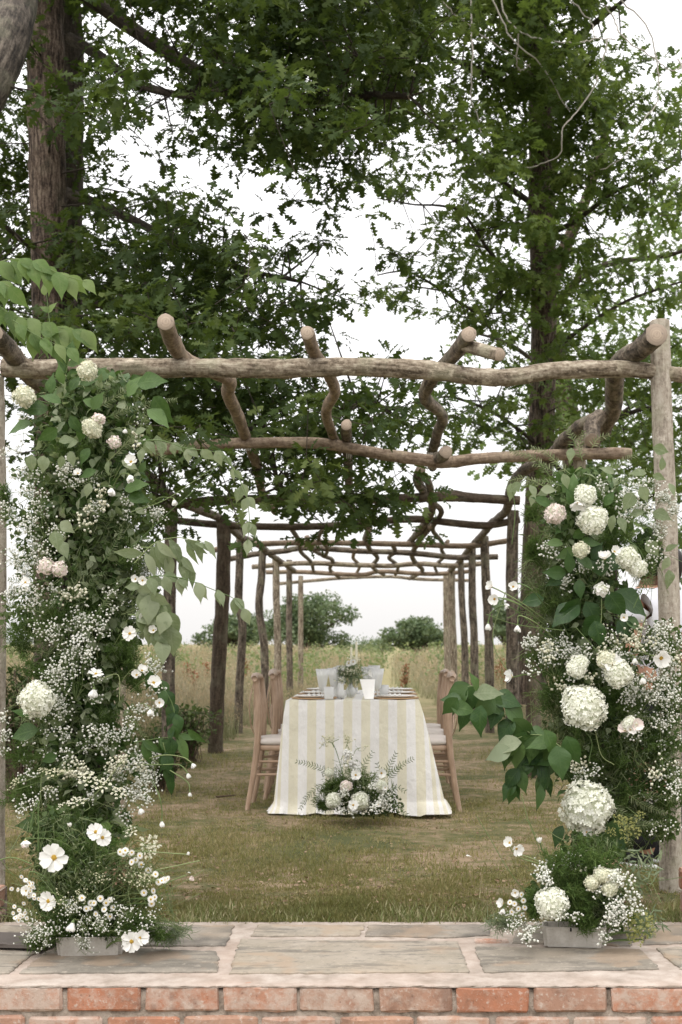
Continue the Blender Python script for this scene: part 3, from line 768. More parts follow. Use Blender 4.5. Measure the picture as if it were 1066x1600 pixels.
# lashings where poles cross beams (thin twine rings)
for px, py, Y, r in ((672, 720, 8.4, .05), (545, 704, 8.4, .05), (388, 692, 8.4, .05), (546, 780, 11.2, .045)):
    w = W(px, py, Y) - perg_o; A = Acc(); a = np.linspace(0, 6.28, 14)
    for k in range(3):
        A.tubes(np.stack([w.x + .012 * (k - 1) + a * 0, w.y + r * np.cos(a), w.z + r * np.sin(a)], -1), .0025, 4)
    A.build('twine', 'pale_twig', perg)

# ================================================================ oaks
CW, CH, Y0 = 41.0, 50.0, -50.0
def density(rows):
    return np.array([[int(c) for c in r] for r in rows], float)
LEFT = density([
 "99999899999999988400000000",
 "66641369999999987300000000",
 "66653258999999987200000000",
 "66699689999999987200000000",
 "66686556899999984100000000",
 "67674225799998530000000000",
 "77556643555544200000000000",
 "77467865544454200000000000",
 "77799998765445540000000000",
 "77899999964110000000000000",
 "77899999998876400000000000",
 "66799999998841000000000000",
 "55689999997422453000000000",
 "33489999999999877400000000",
 "22478999999987565300000000",
 "00468998567998752000000000",
 "00145887324899842000000000",
 "00001342013357610000000000",
 "00000000000012100000000000"])
RIGHT = density([
 "00000000000002688999998410",
 "00000000000002676888875100",
 "00000000000002775688987300",
 "00000000000003776778898834",
 "00000000000002466678888755",
 "00000000000000135578887654",
 "00000000000001445656787665",
 "00000000000000224677776544",
 "00000000000000001477776443",
 "00000000000000454577765433",
 "00000000000000034357764433",
 "00000000000000001244665433",
 "00000000000000000034565544",
 "00000000000000002345566666",
 "00000000000000013455566666",
 "00000000000000000011245566",
 "00000000000000000001234444",
 "00000000000000000000011222",
 "00000000000000000000000000"])
PALE = density([
 "00000000000000000000000000",
 "00000000000000000000000000",
 "00000000000000000000000000",
 "00000000000000000000000002",
 "00000000000000000000000013",
 "00000000000000000000000024",
 "00000000000000000000000235",
 "00000000000000000000023456",
 "00000000000000000000134567",
 "00000000000000000012345566",
 "00000000000000000123456666",
 "00000000000000000124567777",
 "00000000000000000135667777",
 "00000000000000001345677777",
 "00000000000000001345677777",
 "00000000000000000123456778",
 "00000000000000000001345677",
 "00000000000000000000134567",
 "00000000000000000000002456"])
def sample_sprays(D, Yfun, leaf_area, leaves, boost=1.0, side=None):
    """spray centres in the crown volume whose mean cover follows the surveyed density"""
    out = []; pl_, pr_ = side; D = np.pad(D, ((4, 0), (pl_, pr_)), mode='edge'); D[:4] *= np.array([.3, .6, .8, 1])[:, None]
    if pl_: D[:, :pl_] *= np.linspace(.35, 1, pl_)[None]
    if pr_: D[:, -pr_:] *= np.linspace(1, .35, pr_)[None]
    for r in range(-4, D.shape[0] - 4):
        for c in range(-pl_, D.shape[1] - pl_):
            d = D[r + 4, c + pl_]
            if d == 0: continue
            lam = -math.log(1 - min(.975, d / 9.6)) * boost * (.42 + .58 * d / 9)
            Ym = Yfun(c, r)
            n = lam * CW * CH / (leaf_area * (FOC / Ym) ** 2 * leaves)
            n = int(n) + (random.random() < n % 1)
            k = 0
            while k < n:      # layered clumps of sprays
                px = (c + random.random()) * CW + random.gauss(0, 5); py = Y0 + (r + random.random()) * CH + random.gauss(0, 5)
                q = W(px, py, Yfun(c, r) + random.gauss(0, .9)); m_ = random.randint(2, 7)
                for _ in range(min(m_, n - k)):
                    out.append(q + Vector((random.gauss(0, .13), random.gauss(0, .2), random.gauss(0, .05)))); k += 1
    out = np.array([tuple(v) for v in out]); return out[out[:, 2] > .7]
def tree_branches(limbs, targets, rmin=.003, seg=.35, parent_taper=.74, maxlen=3.5):
    """grow twigs from limbs to every spray; returns list of polylines with radii"""
    nodes = np.concatenate([l[:, :3] for l in limbs]); nr = np.concatenate([l[:, 3] for l in limbs])
    cap = len(nodes) + len(targets) * 8; N = np.zeros((cap, 3)); Rr = np.zeros(cap); k = len(nodes); N[:k] = nodes; Rr[:k] = nr
    d0 = np.min(np.linalg.norm(targets[:, None] - nodes[None], axis=2), axis=1) if len(targets) < 6000 else rng.random(len(targets))
    paths = []
    for t in targets[np.argsort(d0)]:
        D_ = np.linalg.norm(N[:k] - t, axis=1) + 12 * (Rr[:k] < .004)*.02
        j = int(np.argmin(D_)); dist = D_[j]
        if dist < .05 or dist > maxlen: continue
        m = max(1, int(dist / seg)); a = N[j]; r0 = max(min(Rr[j] * parent_taper, .006 + .012 * dist), rmin)
        P = [a]
        for i in range(1, m + 1):
            u = i / m; P.append(a + (t - a) * u + rng.normal(0, .03 * dist if i < m else 0, 3) * [1, 1, 1] + [0, 0, .06 * dist * math.sin(u * math.pi)])
        P = np.array(P); r = np.linspace(r0, rmin, m + 1)
        paths.append(np.c_[P, r])
        N[k:k + m] = P[1:]; Rr[k:k + m] = r[1:]; k += m
    return paths
def make_oak(name, label, base, trunks, limbs, D, Yfun, tmpls, leafmat, size, leaves_per, area, group=None, singles=300, boost=1.0, extra=None, barkmat='trunk', spread=.13, side=(0, 5)):
    root = thing(name, label, 'tree', base, group); B = Vector(base)
    for nm, rows, mt, sd in trunks:
        rr = [(*(Vector(q[:3]) - B), q[3]) for q in rows]
        link(nm, log_mesh(nm, rr, [mt, 'cut_wood'], sides=22, sub=10, knob=.045, seed=sd, fine=.02), root)
    lim = [smooth_path(l, 6) for l in limbs]
    sprays = sample_sprays(D, Yfun, area, leaves_per, boost, side)
    if extra is not None: sprays = np.concatenate([sprays, extra])
    tr = np.concatenate([smooth_path([(*q[:3], q[3] * .5) for q in t[1]], 8) for t in trunks])
    paths = tree_branches([np.asarray(l) for l in lim] + [tr], sprays)
    A = Acc(base)
    for l in lim:
        link('branch', log_mesh('branch', [(*(np.array(q[:3]) - base), q[3]) for q in l[::3]], ['branch', 'cut_wood'], sides=9, sub=3, knob=.08, seed=len(l)), root)
    for p in paths:
        A.tubes(p[:, :3], p[:, 3], 4 if p[0, 3] > .008 else 3)
    tag(A.build('twigs', 'branch', root), kind='stuff')
    # leaves: rosettes at each spray
    n = len(sprays); L = leaves_per
    c = np.repeat(sprays, L, 0); off = rdirs(n * L) * rng.random((n * L, 1)) ** .5 * spread; off[:, 2] *= .55
    P = c + off; out = off / (np.linalg.norm(off, axis=1, keepdims=True) + 1e-6)
    d = out * 1.1 + rdirs(n * L) * .5 + [0, 0, -.18]; up = rdirs(n * L) * .55 + [0, -.25, .8]
    sz = size * rng.uniform(.6, 1.15, n * L)
    rn = np.clip(np.repeat(rng.random(n), L) * .5 + rng.random(n * L) * .5, 0, 1)
    idx = rng.integers(0, len(tmpls), n * L)
    M = frames(d, up, sz)
    s_ = FOC / P[:, 1]; px = P[:, 0] * s_ + 612; py = 1000 - (P[:, 2] - EYE) * s_
    inv = (px > 5) & (px < 1060) & (py > 5) & (py < 900)
    order = np.argsort(np.where(inv, P[:, 1], 1e9) / sz * size)[:singles]
    single = np.zeros(n * L, bool); single[order] = True
    for ti, tm in enumerate(tmpls):
        k = (idx == ti) & ~single
        A2 = Acc(base) if ti == 0 else A2
        A2.inst(tm, P[k], M[k], rn[k])
    tag(A2.build('crown', leafmat, root), kind='stuff')
    mes = []
    for tm in tmpls:
        a = Acc(); a.inst(tm, np.zeros((1, 3)), np.eye(3)[None], np.array([0.])); mes.append(a.mesh('leaf', leafmat))
    for i in order:
        o = link('leaf', mes[idx[i]], root)
        mm = Matrix(M[i].tolist()).to_4x4(); mm.translation = Vector(P[i]) - B; o.matrix_local = mm
    return root
def pl(pts, Ys, rs):
    return [(*W(px, py, Y), r) for (px, py), Y, r in zip(pts, Ys, rs)]
def seq(pts, Ya, Yb, ra, rb):
    n = len(pts); return [(*W(px, py, Ya + (Yb - Ya) * i / (n - 1)), ra + (rb - ra) * i / (n - 1)) for i, (px, py) in enumerate(pts)]

# left oak: two stems and a big pale limb crossing the top left corner
tL = [('trunk', [(*W(88, 1150, 11), .18), (*W(84, 1000, 11), .158), (*W(83, 800, 11), .154), (*W(82, 600, 11), .152), (*W(78, 400, 11), .150), (*W(73, 200, 11), .148), (*W(70, 0, 11), .145), (*W(66, -220, 11), .13), (*W(70, -500, 11), .11)], 'trunk', 1),
      ('trunk', [(*W(108, 1150, 12.3), .2), (*W(106, 800, 12.3), .17), (*W(102, 600, 12.3), .16), (*W(102, 400, 12.3), .15), (*W(110, 200, 12.2), .12), (*W(106, 40, 12.1), .13), (*W(88, -150, 12), .13), (*W(80, -400, 12), .09)], 'branch', 2),
      ('limb', [(*W(-620, 330, 7.6), .07), (*W(-420, 340, 7.9), .11), (*W(-250, 330, 8.2), .14), (*W(-120, 260, 8.6), .16), (*W(-40, 165, 8.9), .16), (*W(5, 75, 9.2), .155), (*W(25, -20, 9.8), .16), (*W(30, -150, 10.4), .15)], 'trunk_grey', 3)]
lL = [seq([(110, 60), (160, 90), (215, 130), (300, 150), (380, 130)], 11.8, 10.2, .05, .02),
      seq([(90, -40), (200, 40), (320, 120), (370, 150), (470, 160), (560, 150), (640, 150)], 11.5, 10.0, .07, .025),
      seq([(420, 160), (480, 150), (530, 120), (560, 90)], 10.3, 9.6, .035, .015),
      seq([(100, 300), (180, 330), (280, 380), (380, 420), (470, 440)], 11.8, 10.5, .05, .012),
      seq([(100, 480), (180, 475), (260, 520), (340, 600), (400, 680), (440, 760)], 11.8, 9.6, .055, .012),
      seq([(95, 560), (180, 620), (240, 700), (260, 780)], 11.5, 9.8, .04, .012),
      seq([(76, 385), (40, 380), (10, 355), (-40, 320)], 11, 10.4, .03, .012),
      seq([(400, 660), (470, 690), (530, 640), (590, 630)], 10.2, 9.4, .02, .01),
      seq([(60, -150), (250, -120), (420, -60), (560, -40)], 11, 9.5, .08, .03)]
YL = lambda c, r: 10.6 - (c > 8) * .3 + (c < 3) * 1.6 - (r > 11) * .5
make_oak('oak_tree', 'dark leafed oak with tall brown trunk at the left edge, branches arching over the pergola',
         tuple(W(88, 1150, 11).xy) + (0,), tL, lL, LEFT, YL, OAK, 'oak_leaf', .118, 11, .0026, boost=2.3, side=(8, 0))
# right oak
tR = [('trunk', [(*W(832, 1100, 14.4), .155), (*W(834, 900, 14.4), .135), (*W(845, 700, 14.4), .14), (*W(850, 500, 14.4), .135), (*W(847, 330, 14.4), .145), (*W(845, 180, 14.4), .13), (*W(838, 0, 14.4), .12), (*W(830, -200, 14.4), .09)], 'trunk', 4)]
lR = [seq([(848, 440), (800, 430), (760, 490), (700, 460), (640, 425), (590, 430)], 14.4, 12.6, .028, .006),
      seq([(848, 370), (900, 345), (960, 300), (1030, 270), (1080, 240)], 14.4, 13.2, .034, .01),
      seq([(848, 330), (780, 280), (700, 210), (620, 170), (540, 160)], 14.4, 12.8, .036, .01),
      seq([(840, 150), (770, 120), (700, 90), (640, 60)], 14.4, 13, .045, .012),
      seq([(840, 120), (900, 60), (950, 20), (1000, -20)], 14.4, 13.4, .05, .015),
      seq([(848, 470), (770, 400), (720, 330), (650, 320), (590, 310)], 14.4, 13, .024, .005),
      seq([(850, 560), (900, 520), (980, 470), (1066, 440)], 14.4, 13.6, .03, .01),
      seq([(846, 700), (780, 650), (700, 620), (640, 640)], 14.4, 13, .025, .005),
      seq([(846, 720), (920, 680), (1000, 640), (1080, 640)], 14.4, 13.4, .045, .012)]
YR = lambda c, r: 13.6
make_oak('oak_tree', 'straight oak trunk to the right of the pergola with lobed green leaves against the sky',
         tuple(W(826, 1100, 14.4).xy) + (0,), tR, lR, RIGHT, YR, OAK, 'oak_leaf_light', .13, 12, .0032, boost=3.4)
# paler oak behind on the right
tP = [('trunk', [(*W(905, 1075, 23), .24), (*W(900, 900, 23), .22), (*W(895, 700, 23), .2), (*W(860, 500, 23), .16), (*W(870, 420, 22.5), .12), (*W(920, 300, 22), .08), (*W(960, 150, 22), .05)], 'trunk', 5)]
lP = [seq([(862, 500), (900, 440), (960, 410), (1040, 400), (1100, 380)], 23, 21, .08, .02),
      seq([(880, 600), (800, 540), (740, 520)], 23, 21, .05, .015),
      seq([(895, 720), (980, 640), (1060, 600)], 23, 21, .06, .02),
      seq([(895, 760), (840, 700), (740, 660), (700, 650)], 23, 21, .05, .015),
      seq([(895, 800), (1000, 780), (1080, 760)], 23, 21, .06, .02)]
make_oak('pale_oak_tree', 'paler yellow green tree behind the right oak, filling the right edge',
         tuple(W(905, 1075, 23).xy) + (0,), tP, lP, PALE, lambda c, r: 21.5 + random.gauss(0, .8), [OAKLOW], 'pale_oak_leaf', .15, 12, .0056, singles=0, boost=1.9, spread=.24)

# pale bare vine hanging in front of the right oak
V_ = [[(655, 10), (640, 40), (625, 70), (612, 120), (600, 138)], [(780, -10), (800, 40), (850, 62), (905, 66), (935, 60), (962, 62)],
      [(770, 0), (800, 60), (845, 100), (880, 160), (890, 175)], [(960, -10), (1015, 50), (1028, 110), (1026, 160), (1005, 190), (980, 240), (940, 265)],
      [(950, 60), (935, 120), (905, 170), (880, 200), (875, 240), (840, 258), (812, 262)], [(735, -10), (738, 90), (735, 150), (745, 180), (755, 240)],
      [(810, 50), (808, 100), (815, 110), (830, 100)], [(940, 0), (960, 30), (975, 60), (1020, 90), (1050, 110), (1070, 100)], [(1060, 90), (1068, 110), (1075, 140)],
      [(690, 0), (720, 30), (760, 60), (830, 105)], [(880, -10), (920, 30), (930, 60)]]
vb = W(840, 0, 12.2); A = Acc(vb)
for i, v in enumerate(V_):
    P = smooth_path([(*W(x, y, 12.2 + .15 * math.sin(i * 2 + j)), .008 - .004 * j / len(v)) for j, (x, y) in enumerate(v)], 6)
    A.tubes(P[:, :3] + rng.normal(0, .006, P[:, :3].shape), P[:, 3], 5)
o = A.build('hanging_vine', 'pale_twig'); o.location = vb
tag(o, 'tangle of pale bare vine stems hanging from the right oak at the top', 'vine')

# ---- far trees and hedge
def far_tree(px, top, hw, Y, label, n=6500, mat='far_leaf', trunk=True, lobes=9, name='distant_tree', size=.16):
    s = FOC / Y; c = W(px, 1000, Y); H = (1000 - top) / s + EYE; rx = hw / s
    root = thing(name, label, 'tree', (c.x, Y, 0))
    A = Acc((c.x, Y, 0)); g = np.random.default_rng(int(px))
    L = []
    for i in range(lobes * 3):
        a = g.uniform(0, 6.28); rr = g.uniform(.15, .8); zc = g.uniform(.25, .86) * H
        w = math.sqrt(max(.15, 1 - ((zc / H - .42) / .62) ** 2))
        L.append((c.x + math.cos(a) * rr * rx * w, Y + math.sin(a) * rr * rx * w * .9, zc, g.uniform(.16, .30) * rx))
    for (x, y, z, r) in L:
        k = n // len(L); d = rdirs(k, g); p = np.array([x, y, z]) + d * (r * g.uniform(.55, 1.05, k)[:, None]) * [1, 1, .8]
        keep = p[:, 2] > .05
        p = p[keep]; d = d[keep]
        A.inst(QUAD, p, frames(rdirs(len(p), g), d + rdirs(len(p), g) * .6, g.uniform(.6, 1.3, len(p)) * size, None))
        if trunk:
            A2 = np.array([(c.x, Y, H * .22), (x * .5 + c.x * .5, y * .5 + Y * .5, z * .7), (x, y, z)])
            A.tubes(A2, [.12, .07, .03], 4, m=1)
    tag(A.build('crown', [mat, 'branch'], root), kind='stuff')
    if trunk: link('trunk', log_mesh('trunk', [(0, 0, -.2, .3), (.05, 0, H * .25, .22), (0, 0, H * .5, .14)], ['trunk', 'cut_wood'], sides=9), root)
    return root
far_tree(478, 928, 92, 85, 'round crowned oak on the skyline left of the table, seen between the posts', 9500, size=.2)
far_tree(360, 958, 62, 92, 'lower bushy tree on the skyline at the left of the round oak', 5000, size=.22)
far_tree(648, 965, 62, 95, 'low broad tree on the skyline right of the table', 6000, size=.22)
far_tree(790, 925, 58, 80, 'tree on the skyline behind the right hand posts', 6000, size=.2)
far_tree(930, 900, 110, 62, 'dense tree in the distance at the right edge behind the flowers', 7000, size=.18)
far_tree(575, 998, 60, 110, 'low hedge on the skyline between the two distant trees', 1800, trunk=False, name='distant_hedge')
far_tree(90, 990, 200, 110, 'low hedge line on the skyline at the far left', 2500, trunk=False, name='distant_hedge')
MAT['small_leaf_shrub'] = leaf_mat('small_leaf_shrub', (.04, .065, .02), (.08, .115, .04), (.15, .19, .08), .3, .6, spec=.15)
# shrub at the foot of the left posts
def shrub(px, py, Y, h, w, n, label, mat='small_leaf', name='shrub'):
    c = W(px, py, Y); A = Acc((c.x, Y, 0)); st = []
    for i in range(int(n / 14)):
        a = random.uniform(0, 6.28); t = np.array([c.x + math.cos(a) * w * random.random(), Y + math.sin(a) * w * random.random(), h * random.uniform(.4, 1)])
        P = smooth_path([(c.x + random.gauss(0, .04), Y, 0), tuple((t + [c.x, Y, t[2]]) / 2 + rng.normal(0, .03, 3)), tuple(t)], 4)
        A.tubes(P, np.linspace(.004, .0015, len(P)), 3, m=1)
        q = rng.integers(2, len(P), 14)
        pp = P[q] + rng.normal(0, .02, (14, 3)); d = rdirs(14) + [0, 0, .3]
        A.inst(SMALL, pp, frames(d, rdirs(14) * .5 + [0, 0, 1], rng.uniform(.03, .06, 14)))
    o = A.build(name, [mat, 'twig']); o.location = (c.x, Y, 0); tag(o, label, 'shrub')
shrub(298, 1175, 12.6, .50, .42, 1000, 'low leafy shrub growing beside the dark post left of the chairs', 'small_leaf_shrub')
shrub(30, 1150, 9.5, .9, .5, 1400, 'scrubby green bush behind the left floral column')
shrub(250, 1150, 10.2, .4, .3, 700, 'small scrub clump behind the left flowers near the grass edge')
# ================================================================ table, chairs, tableware
TY0, TY1, TX0, TX1, TZ = 8.88, 10.75, -.695, .18, .75
def box_acc(A, x0, x1, y0, y1, z0, z1, m=0):
    V = np.array([(x, y, z) for z in (z0, z1) for y in (y0, y1) for x in (x0, x1)])
    T = [(0, 2, 3), (0, 3, 1), (4, 5, 7), (4, 7, 6), (0, 1, 5), (0, 5, 4), (2, 6, 7), (2, 7, 3), (0, 4, 6), (0, 6, 2), (1, 3, 7), (1, 7, 5)]
    A.add(V, T, m=m)
def wood_mat(name, c1, c2, sc=1):
    m = NT(name); v = m.attr('bk', 'Vector'); st = m.scalev(v, (60 * sc, 60 * sc, 6 * sc)); n = m.noise(st, 1.5, 5, .6); n2 = m.noise(m.obj(), 9, 3)
    c = m.mix(m.mapr(n, .35, .65, 0, 1), c1, c2); c = m.mix(m.mapr(n2, .4, .7, 0, .3), c, tuple(x * .6 for x in c1))
    return m.fin(m.bsdf(c, .5, m.bump(n, .15, .003), .4))
MAT['limed_wood'] = wood_mat('limed_wood', (.29, .195, .13), (.42, .30, .215))
MAT['table_wood'] = wood_mat('table_wood', (.2, .13, .08), (.3, .2, .13))
tbl = thing('dining_table', 'long dining table hidden under the striped cloth', 'table', (-.257, 9.8, 0))
def part_box(name, x0, x1, y0, y1, z0, z1, mat, parent, org):
    A = Acc(org); box_acc(A, x0, x1, y0, y1, z0, z1); return A.build(name, mat, parent, smooth=False)
TO = (-.257, 9.8, 0)
part_box('tabletop', TX0 + .01, TX1 - .01, TY0 + .01, TY1 - .01, .715, .742, 'table_wood', tbl, TO)
for x in (TX0 + .1, TX1 - .1):
    for y in (TY0 + .12, TY1 - .12): part_box('leg', x - .03, x + .03, y - .03, y + .03, 0, .715, 'table_wood', tbl, TO)

def cloth():
    xs = np.linspace(TX0, TX1, 60); ys = np.linspace(TY0, TY1, 30)
    V = []; T = []; cx = []
    for y in ys:
        for x in xs:
            V.append((x, y, TZ + .0015 * math.sin(x * 31) * math.sin(y * 11))); cx.append(x)
    nx = len(xs)
    for j in range(len(ys) - 1):
        for i in range(nx - 1):
            a = j * nx + i; T += [(a, a + 1, a + nx + 1), (a, a + nx + 1, a + nx)]
    # skirt: perimeter param
    per = []
    for x in np.linspace(TX0, TX1, 110): per.append((x, TY0, 0, -1))
    for i in range(1, 13):
        a = -math.pi / 2 + i / 13 * math.pi / 2; q = max(abs(math.cos(a)), abs(math.sin(a))) ** .8; per.append((TX1, TY0, math.cos(a) / q, math.sin(a) / q))
    for y in np.linspace(TY0, TY1, 90): per.append((TX1, y, 1, 0))
    for i in range(1, 8): a = i / 8 * math.pi / 2; per.append((TX1, TY1, math.cos(a), math.sin(a)))
    for x in np.linspace(TX1, TX0, 50): per.append((x, TY1, 0, 1))
    for i in range(1, 8): a = math.pi / 2 + i / 8 * math.pi / 2; per.append((TX0, TY1, math.cos(a), math.sin(a)))
    for y in np.linspace(TY1, TY0, 90): per.append((TX0, y, -1, 0))
    for i in range(1, 13): a = math.pi + i / 13 * math.pi / 2; q = max(abs(math.cos(a)), abs(math.sin(a))) ** .8; per.append((TX0, TY0, math.cos(a) / q, math.sin(a) / q))
    n = len(per); K = 42; b0 = len(V)
    L = 0; prev = per[0]
    for k in range(K):
        v = k / (K - 1)
        for i, (x, y, nx_, ny_) in enumerate(per):
            s = x * 1.0 + y * 1.7
            fold = .010 * math.sin(x * 19 + y * 14 + 1.1 * v) * v + .006 * math.sin(x * 47 - y * 31 + 2.3 * v) * v
            off = .003 + .006 * min(1, v * 8) + .055 * v
            if ny_ < -.02: off *= 1.0
            # big pulled-out corner, front right
            dr = math.exp(-((x - TX1) / .10) ** 2 - ((y - TY0) / .32) ** 2)
            dl = math.exp(-((x - TX0) / .10) ** 2 - ((y - TY0) / .30) ** 2)
            off += dr * .085 * v + dl * .01 * v
            off += fold
            X = x + nx_ * off + dr * .045 * v - dl * .02 * v; Yy = y + ny_ * off - dr * .02 * v
            z = TZ - .745 * v
            pool = max(0, v - .88) / .12
            if pool > 0:      # hem rests on the grass and creases
                X += nx_ * .035 * pool ** 2 + .008 * math.sin(x * 60 + y * 40 + 3) * pool; Yy += ny_ * .045 * pool ** 2 + .012 * math.sin(x * 43 + 2 * pool + y * 30) * pool
                z += .010 * (1 + math.sin(x * 27 + y * 19 + 3 * pool)) * pool * (1.2 if x > -.1 else .7)
                z += dr * .03 * math.sin(pool * 3.14) 
                z = max(z, .012)
            V.append((X, Yy, z))
            side = abs(nx_) if abs(nx_) > 0 else 0
            cx.append(x + (X - x) * .75 * (1 if abs(ny_) > .5 else 0) + side ** 2 * nx_ / max(abs(nx_), .01) * v * .74 * (1 if abs(ny_) < .5 else .25))
    for k in range(K - 1):
        for i in range(n):
            a = b0 + k * n + i; b = b0 + k * n + (i + 1) % n; T += [(a, b + n, b), (a, a + n, b + n)]
    # soften crease of vertical folds on the front: gentle sideways sag lines
    V = np.array(V) - np.array(TO)
    m = NT('striped_linen'); c_ = m.attr('cx'); p = m.obj()
    st = m.math('FRACT', m.math('MULTIPLY', m.math('ADD', c_, 10 + .695 + .022), 1 / .1185))
    f = m.mapr(m.math('ABSOLUTE', m.math('SUBTRACT', st, .5)), .245, .255, 0, 1)
    wv = m.noise(m.scalev(p, (350, 350, 60)), 1, 2, .5); wv2 = m.noise(m.scalev(p, (60, 60, 350)), 1, 2, .5); bl = m.noise(p, 7, 4, .6)
    col = m.mix(f, (.78, .765, .745), (.705, .665, .52))
    col = m.mix(m.mapr(wv, .35, .65, 0, .10), col, (.50, .46, .38)); col = m.mix(m.mapr(wv2, .35, .65, 0, .14), col, (.85, .84, .8))
    col = m.mix(m.mapr(bl, .45, .7, 0, .06), col, (.62, .58, .50))
    cr = m.noise(m.scalev(p, (7, 7, 4)), 1.6, 4, .55)
    b = m.bump(m.math('ADD', wv, m.math('MULTIPLY', cr, 9)), .40, .007)
    sh = m.bsdf(col, .85, b, .1); MAT['striped_linen'] = m.fin(m.trans(sh, col, .12))
    o = link('tablecloth', mesh_from('tablecloth', V, T, 'striped_linen', None, {'cx': cx}), None, TO)
    tag(o, 'pale yellow and white striped linen cloth hanging to the grass over the long table', 'tablecloth')
cloth()

MAT['seat_pad'] = plain('seat_pad', (.56, .51, .475), .9)
def make_chair():
    """faces +X, origin on the floor under the seat centre"""
    root = thing('wooden_chair', '', 'chair')
    def tube(name, pts, r, sides=9, parent=root, m='limed_wood', sub=5):
        A = Acc(); P = smooth_path([(*p, q) for p, q in zip(pts, r)] if isinstance(r, (list, tuple)) else [(*p, r) for p in pts], sub)
        A.tubes(P[:, :3], P[:, 3], sides, cap=True); return A.build(name, m, parent)
    for s in (-1, 1):
        y = s * .19
        tube('back_leg', [(-.275, y * 1.06, -.01), (-.235, y * 1.02, .22), (-.205, y, .45), (-.2, y, .68), (-.215, y * .99, .885)], [.016, .020, .023, .023, .021])
        tube('front_leg', [(.215, y * 1.02, -.01), (.205, y, .43)], [.0145, .019])
        tube('side_stretcher', [(-.24, y, .24), (.2, y, .25)], .010); tube('side_stretcher', [(-.22, y, .33), (.2, y, .335)], .009)
    tube('front_stretcher', [(.205, -.19, .29), (.205, .19, .29)], .010)
    tube('rear_stretcher', [(-.23, -.19, .26), (-.23, .19, .26)], .010)
    tube('top_rail', [(-.222, -.215, .89), (-.235, -.1, .90), (-.238, 0, .902), (-.235, .1, .90), (-.222, .215, .89)], [.020, .023, .024, .023, .020], 12)
    for s in (-1, 1):
        tube('cross_rod', [(-.225, s * .17, .87), (-.235, s * .06, .74), (-.235, -s * .10, .58), (-.21, -s * .18, .47)], .006, 6)
        tube('cross_rod', [(-.235, s * .10, .87), (-.262, s * .150, .72), (-.25, s * .13, .56), (-.21, s * .06, .46)], .0045, 6)
    A = Acc(); k = 28; a = np.arange(k) * 2 * math.pi / k
    sq = lambda e, w, d: np.stack([np.sign(np.cos(a)) * np.abs(np.cos(a)) ** e * w, np.sign(np.sin(a)) * np.abs(np.sin(a)) ** e * d], -1)
    def slab(name, prof, mat):
        V = []; T = []
        for (w, d, z) in prof: q = sq(.35, w, d); V += [(x + .0, y, z) for x, y in q]
        V.append((0, 0, prof[0][2])); V.append((0, 0, prof[-1][2])); nn = len(prof)
        for j in range(nn - 1):
            for i in range(k):
                b = j * k + i; c = j * k + (i + 1) % k; T += [(b, c, c + k), (b, c + k, b + k)]
        for i in range(k): T += [(nn * k, (i + 1) % k, i), (nn * k + 1, (nn - 1) * k + i, (nn - 1) * k + (i + 1) % k)]
        A = Acc(); A.add(V, T); return A.build(name, mat, root)
    slab('seat_frame', [(.21, .205, .405), (.215, .21, .412), (.215, .21, .438), (.205, .2, .442)], 'limed_wood')
    slab('seat_pad', [(.20, .20, .443), (.215, .212, .450), (.22, .215, .466), (.212, .208, .482), (.17, .17, .489), (.08, .08, .490)], 'seat_pad')
    return root
def copy_tree(o, parent=None):
    c = o.copy(); COL.objects.link(c)
    if parent: c.parent = parent
    for ch in list(o.children): copy_tree(ch, c)
    return c
ch0 = make_chair()
labs = {('l', 0): 'nearest of the three pale wooden cross-back chairs on the left side of the table', ('l', 1): 'middle of the three pale wooden cross-back chairs on the left side of the table',
        ('l', 2): 'farthest of the three pale wooden cross-back chairs on the left side of the table', ('r', 0): 'nearest of the three pale wooden cross-back chairs on the right side of the table',
        ('r', 1): 'middle of the three pale wooden cross-back chairs on the right side of the table', ('r', 2): 'farthest of the three pale wooden cross-back chairs on the right side of the table'}
first = True
for side, X, rz in (('l', -.70, 0), ('r', .185, math.pi)):
    for i, y in enumerate((9.25, 9.90, 10.5)):
        c = ch0 if first else copy_tree(ch0); first = False
        c.location = (X + (.0, .055, .01)[i] * (1 if side == 'l' else .4), y, 0); c.rotation_euler.z = rz + R((0, 2, -2)[i] * (1 if side == 'l' else -1) )
        tag(c, labs[(side, i)], 'chair', 'cross-back chairs along the table')
# ---- tableware
def glass_mat():
    m = NT('glass'); t = m.n('ShaderNodeBsdfTransparent'); t.inputs[0].default_value = (.93, .94, .93, 1)
    g = m.bsdf((.90, .90, .89), .12, None, .8); fr = m.n('ShaderNodeFresnel'); fr.inputs[0].default_value = 1.5; x = m.n('ShaderNodeMixShader')
    m.l(m.mapr(fr.outputs[0], 0, .5, .42, .95), x.inputs[0]); m.l(t.outputs[0], x.inputs[1]); m.l(g, x.inputs[2]); return m.fin(x.outputs[0])
MAT['glass'] = glass_mat()
MAT['ceramic'] = plain('ceramic', (.74, .72, .68), .3); MAT['rattan'] = plain('rattan', (.40, .26, .14), .8); MAT['napkin'] = plain('napkin', (.70, .69, .66), .9)
MAT['candle_wax'] = plain('candle_wax', (.70, .66, .50), .5); MAT['water'] = glass_mat(); MAT['paper'] = plain('paper', (.85, .84, .82), .8); MAT['steel'] = plain('steel', (.5, .49, .46), .3)
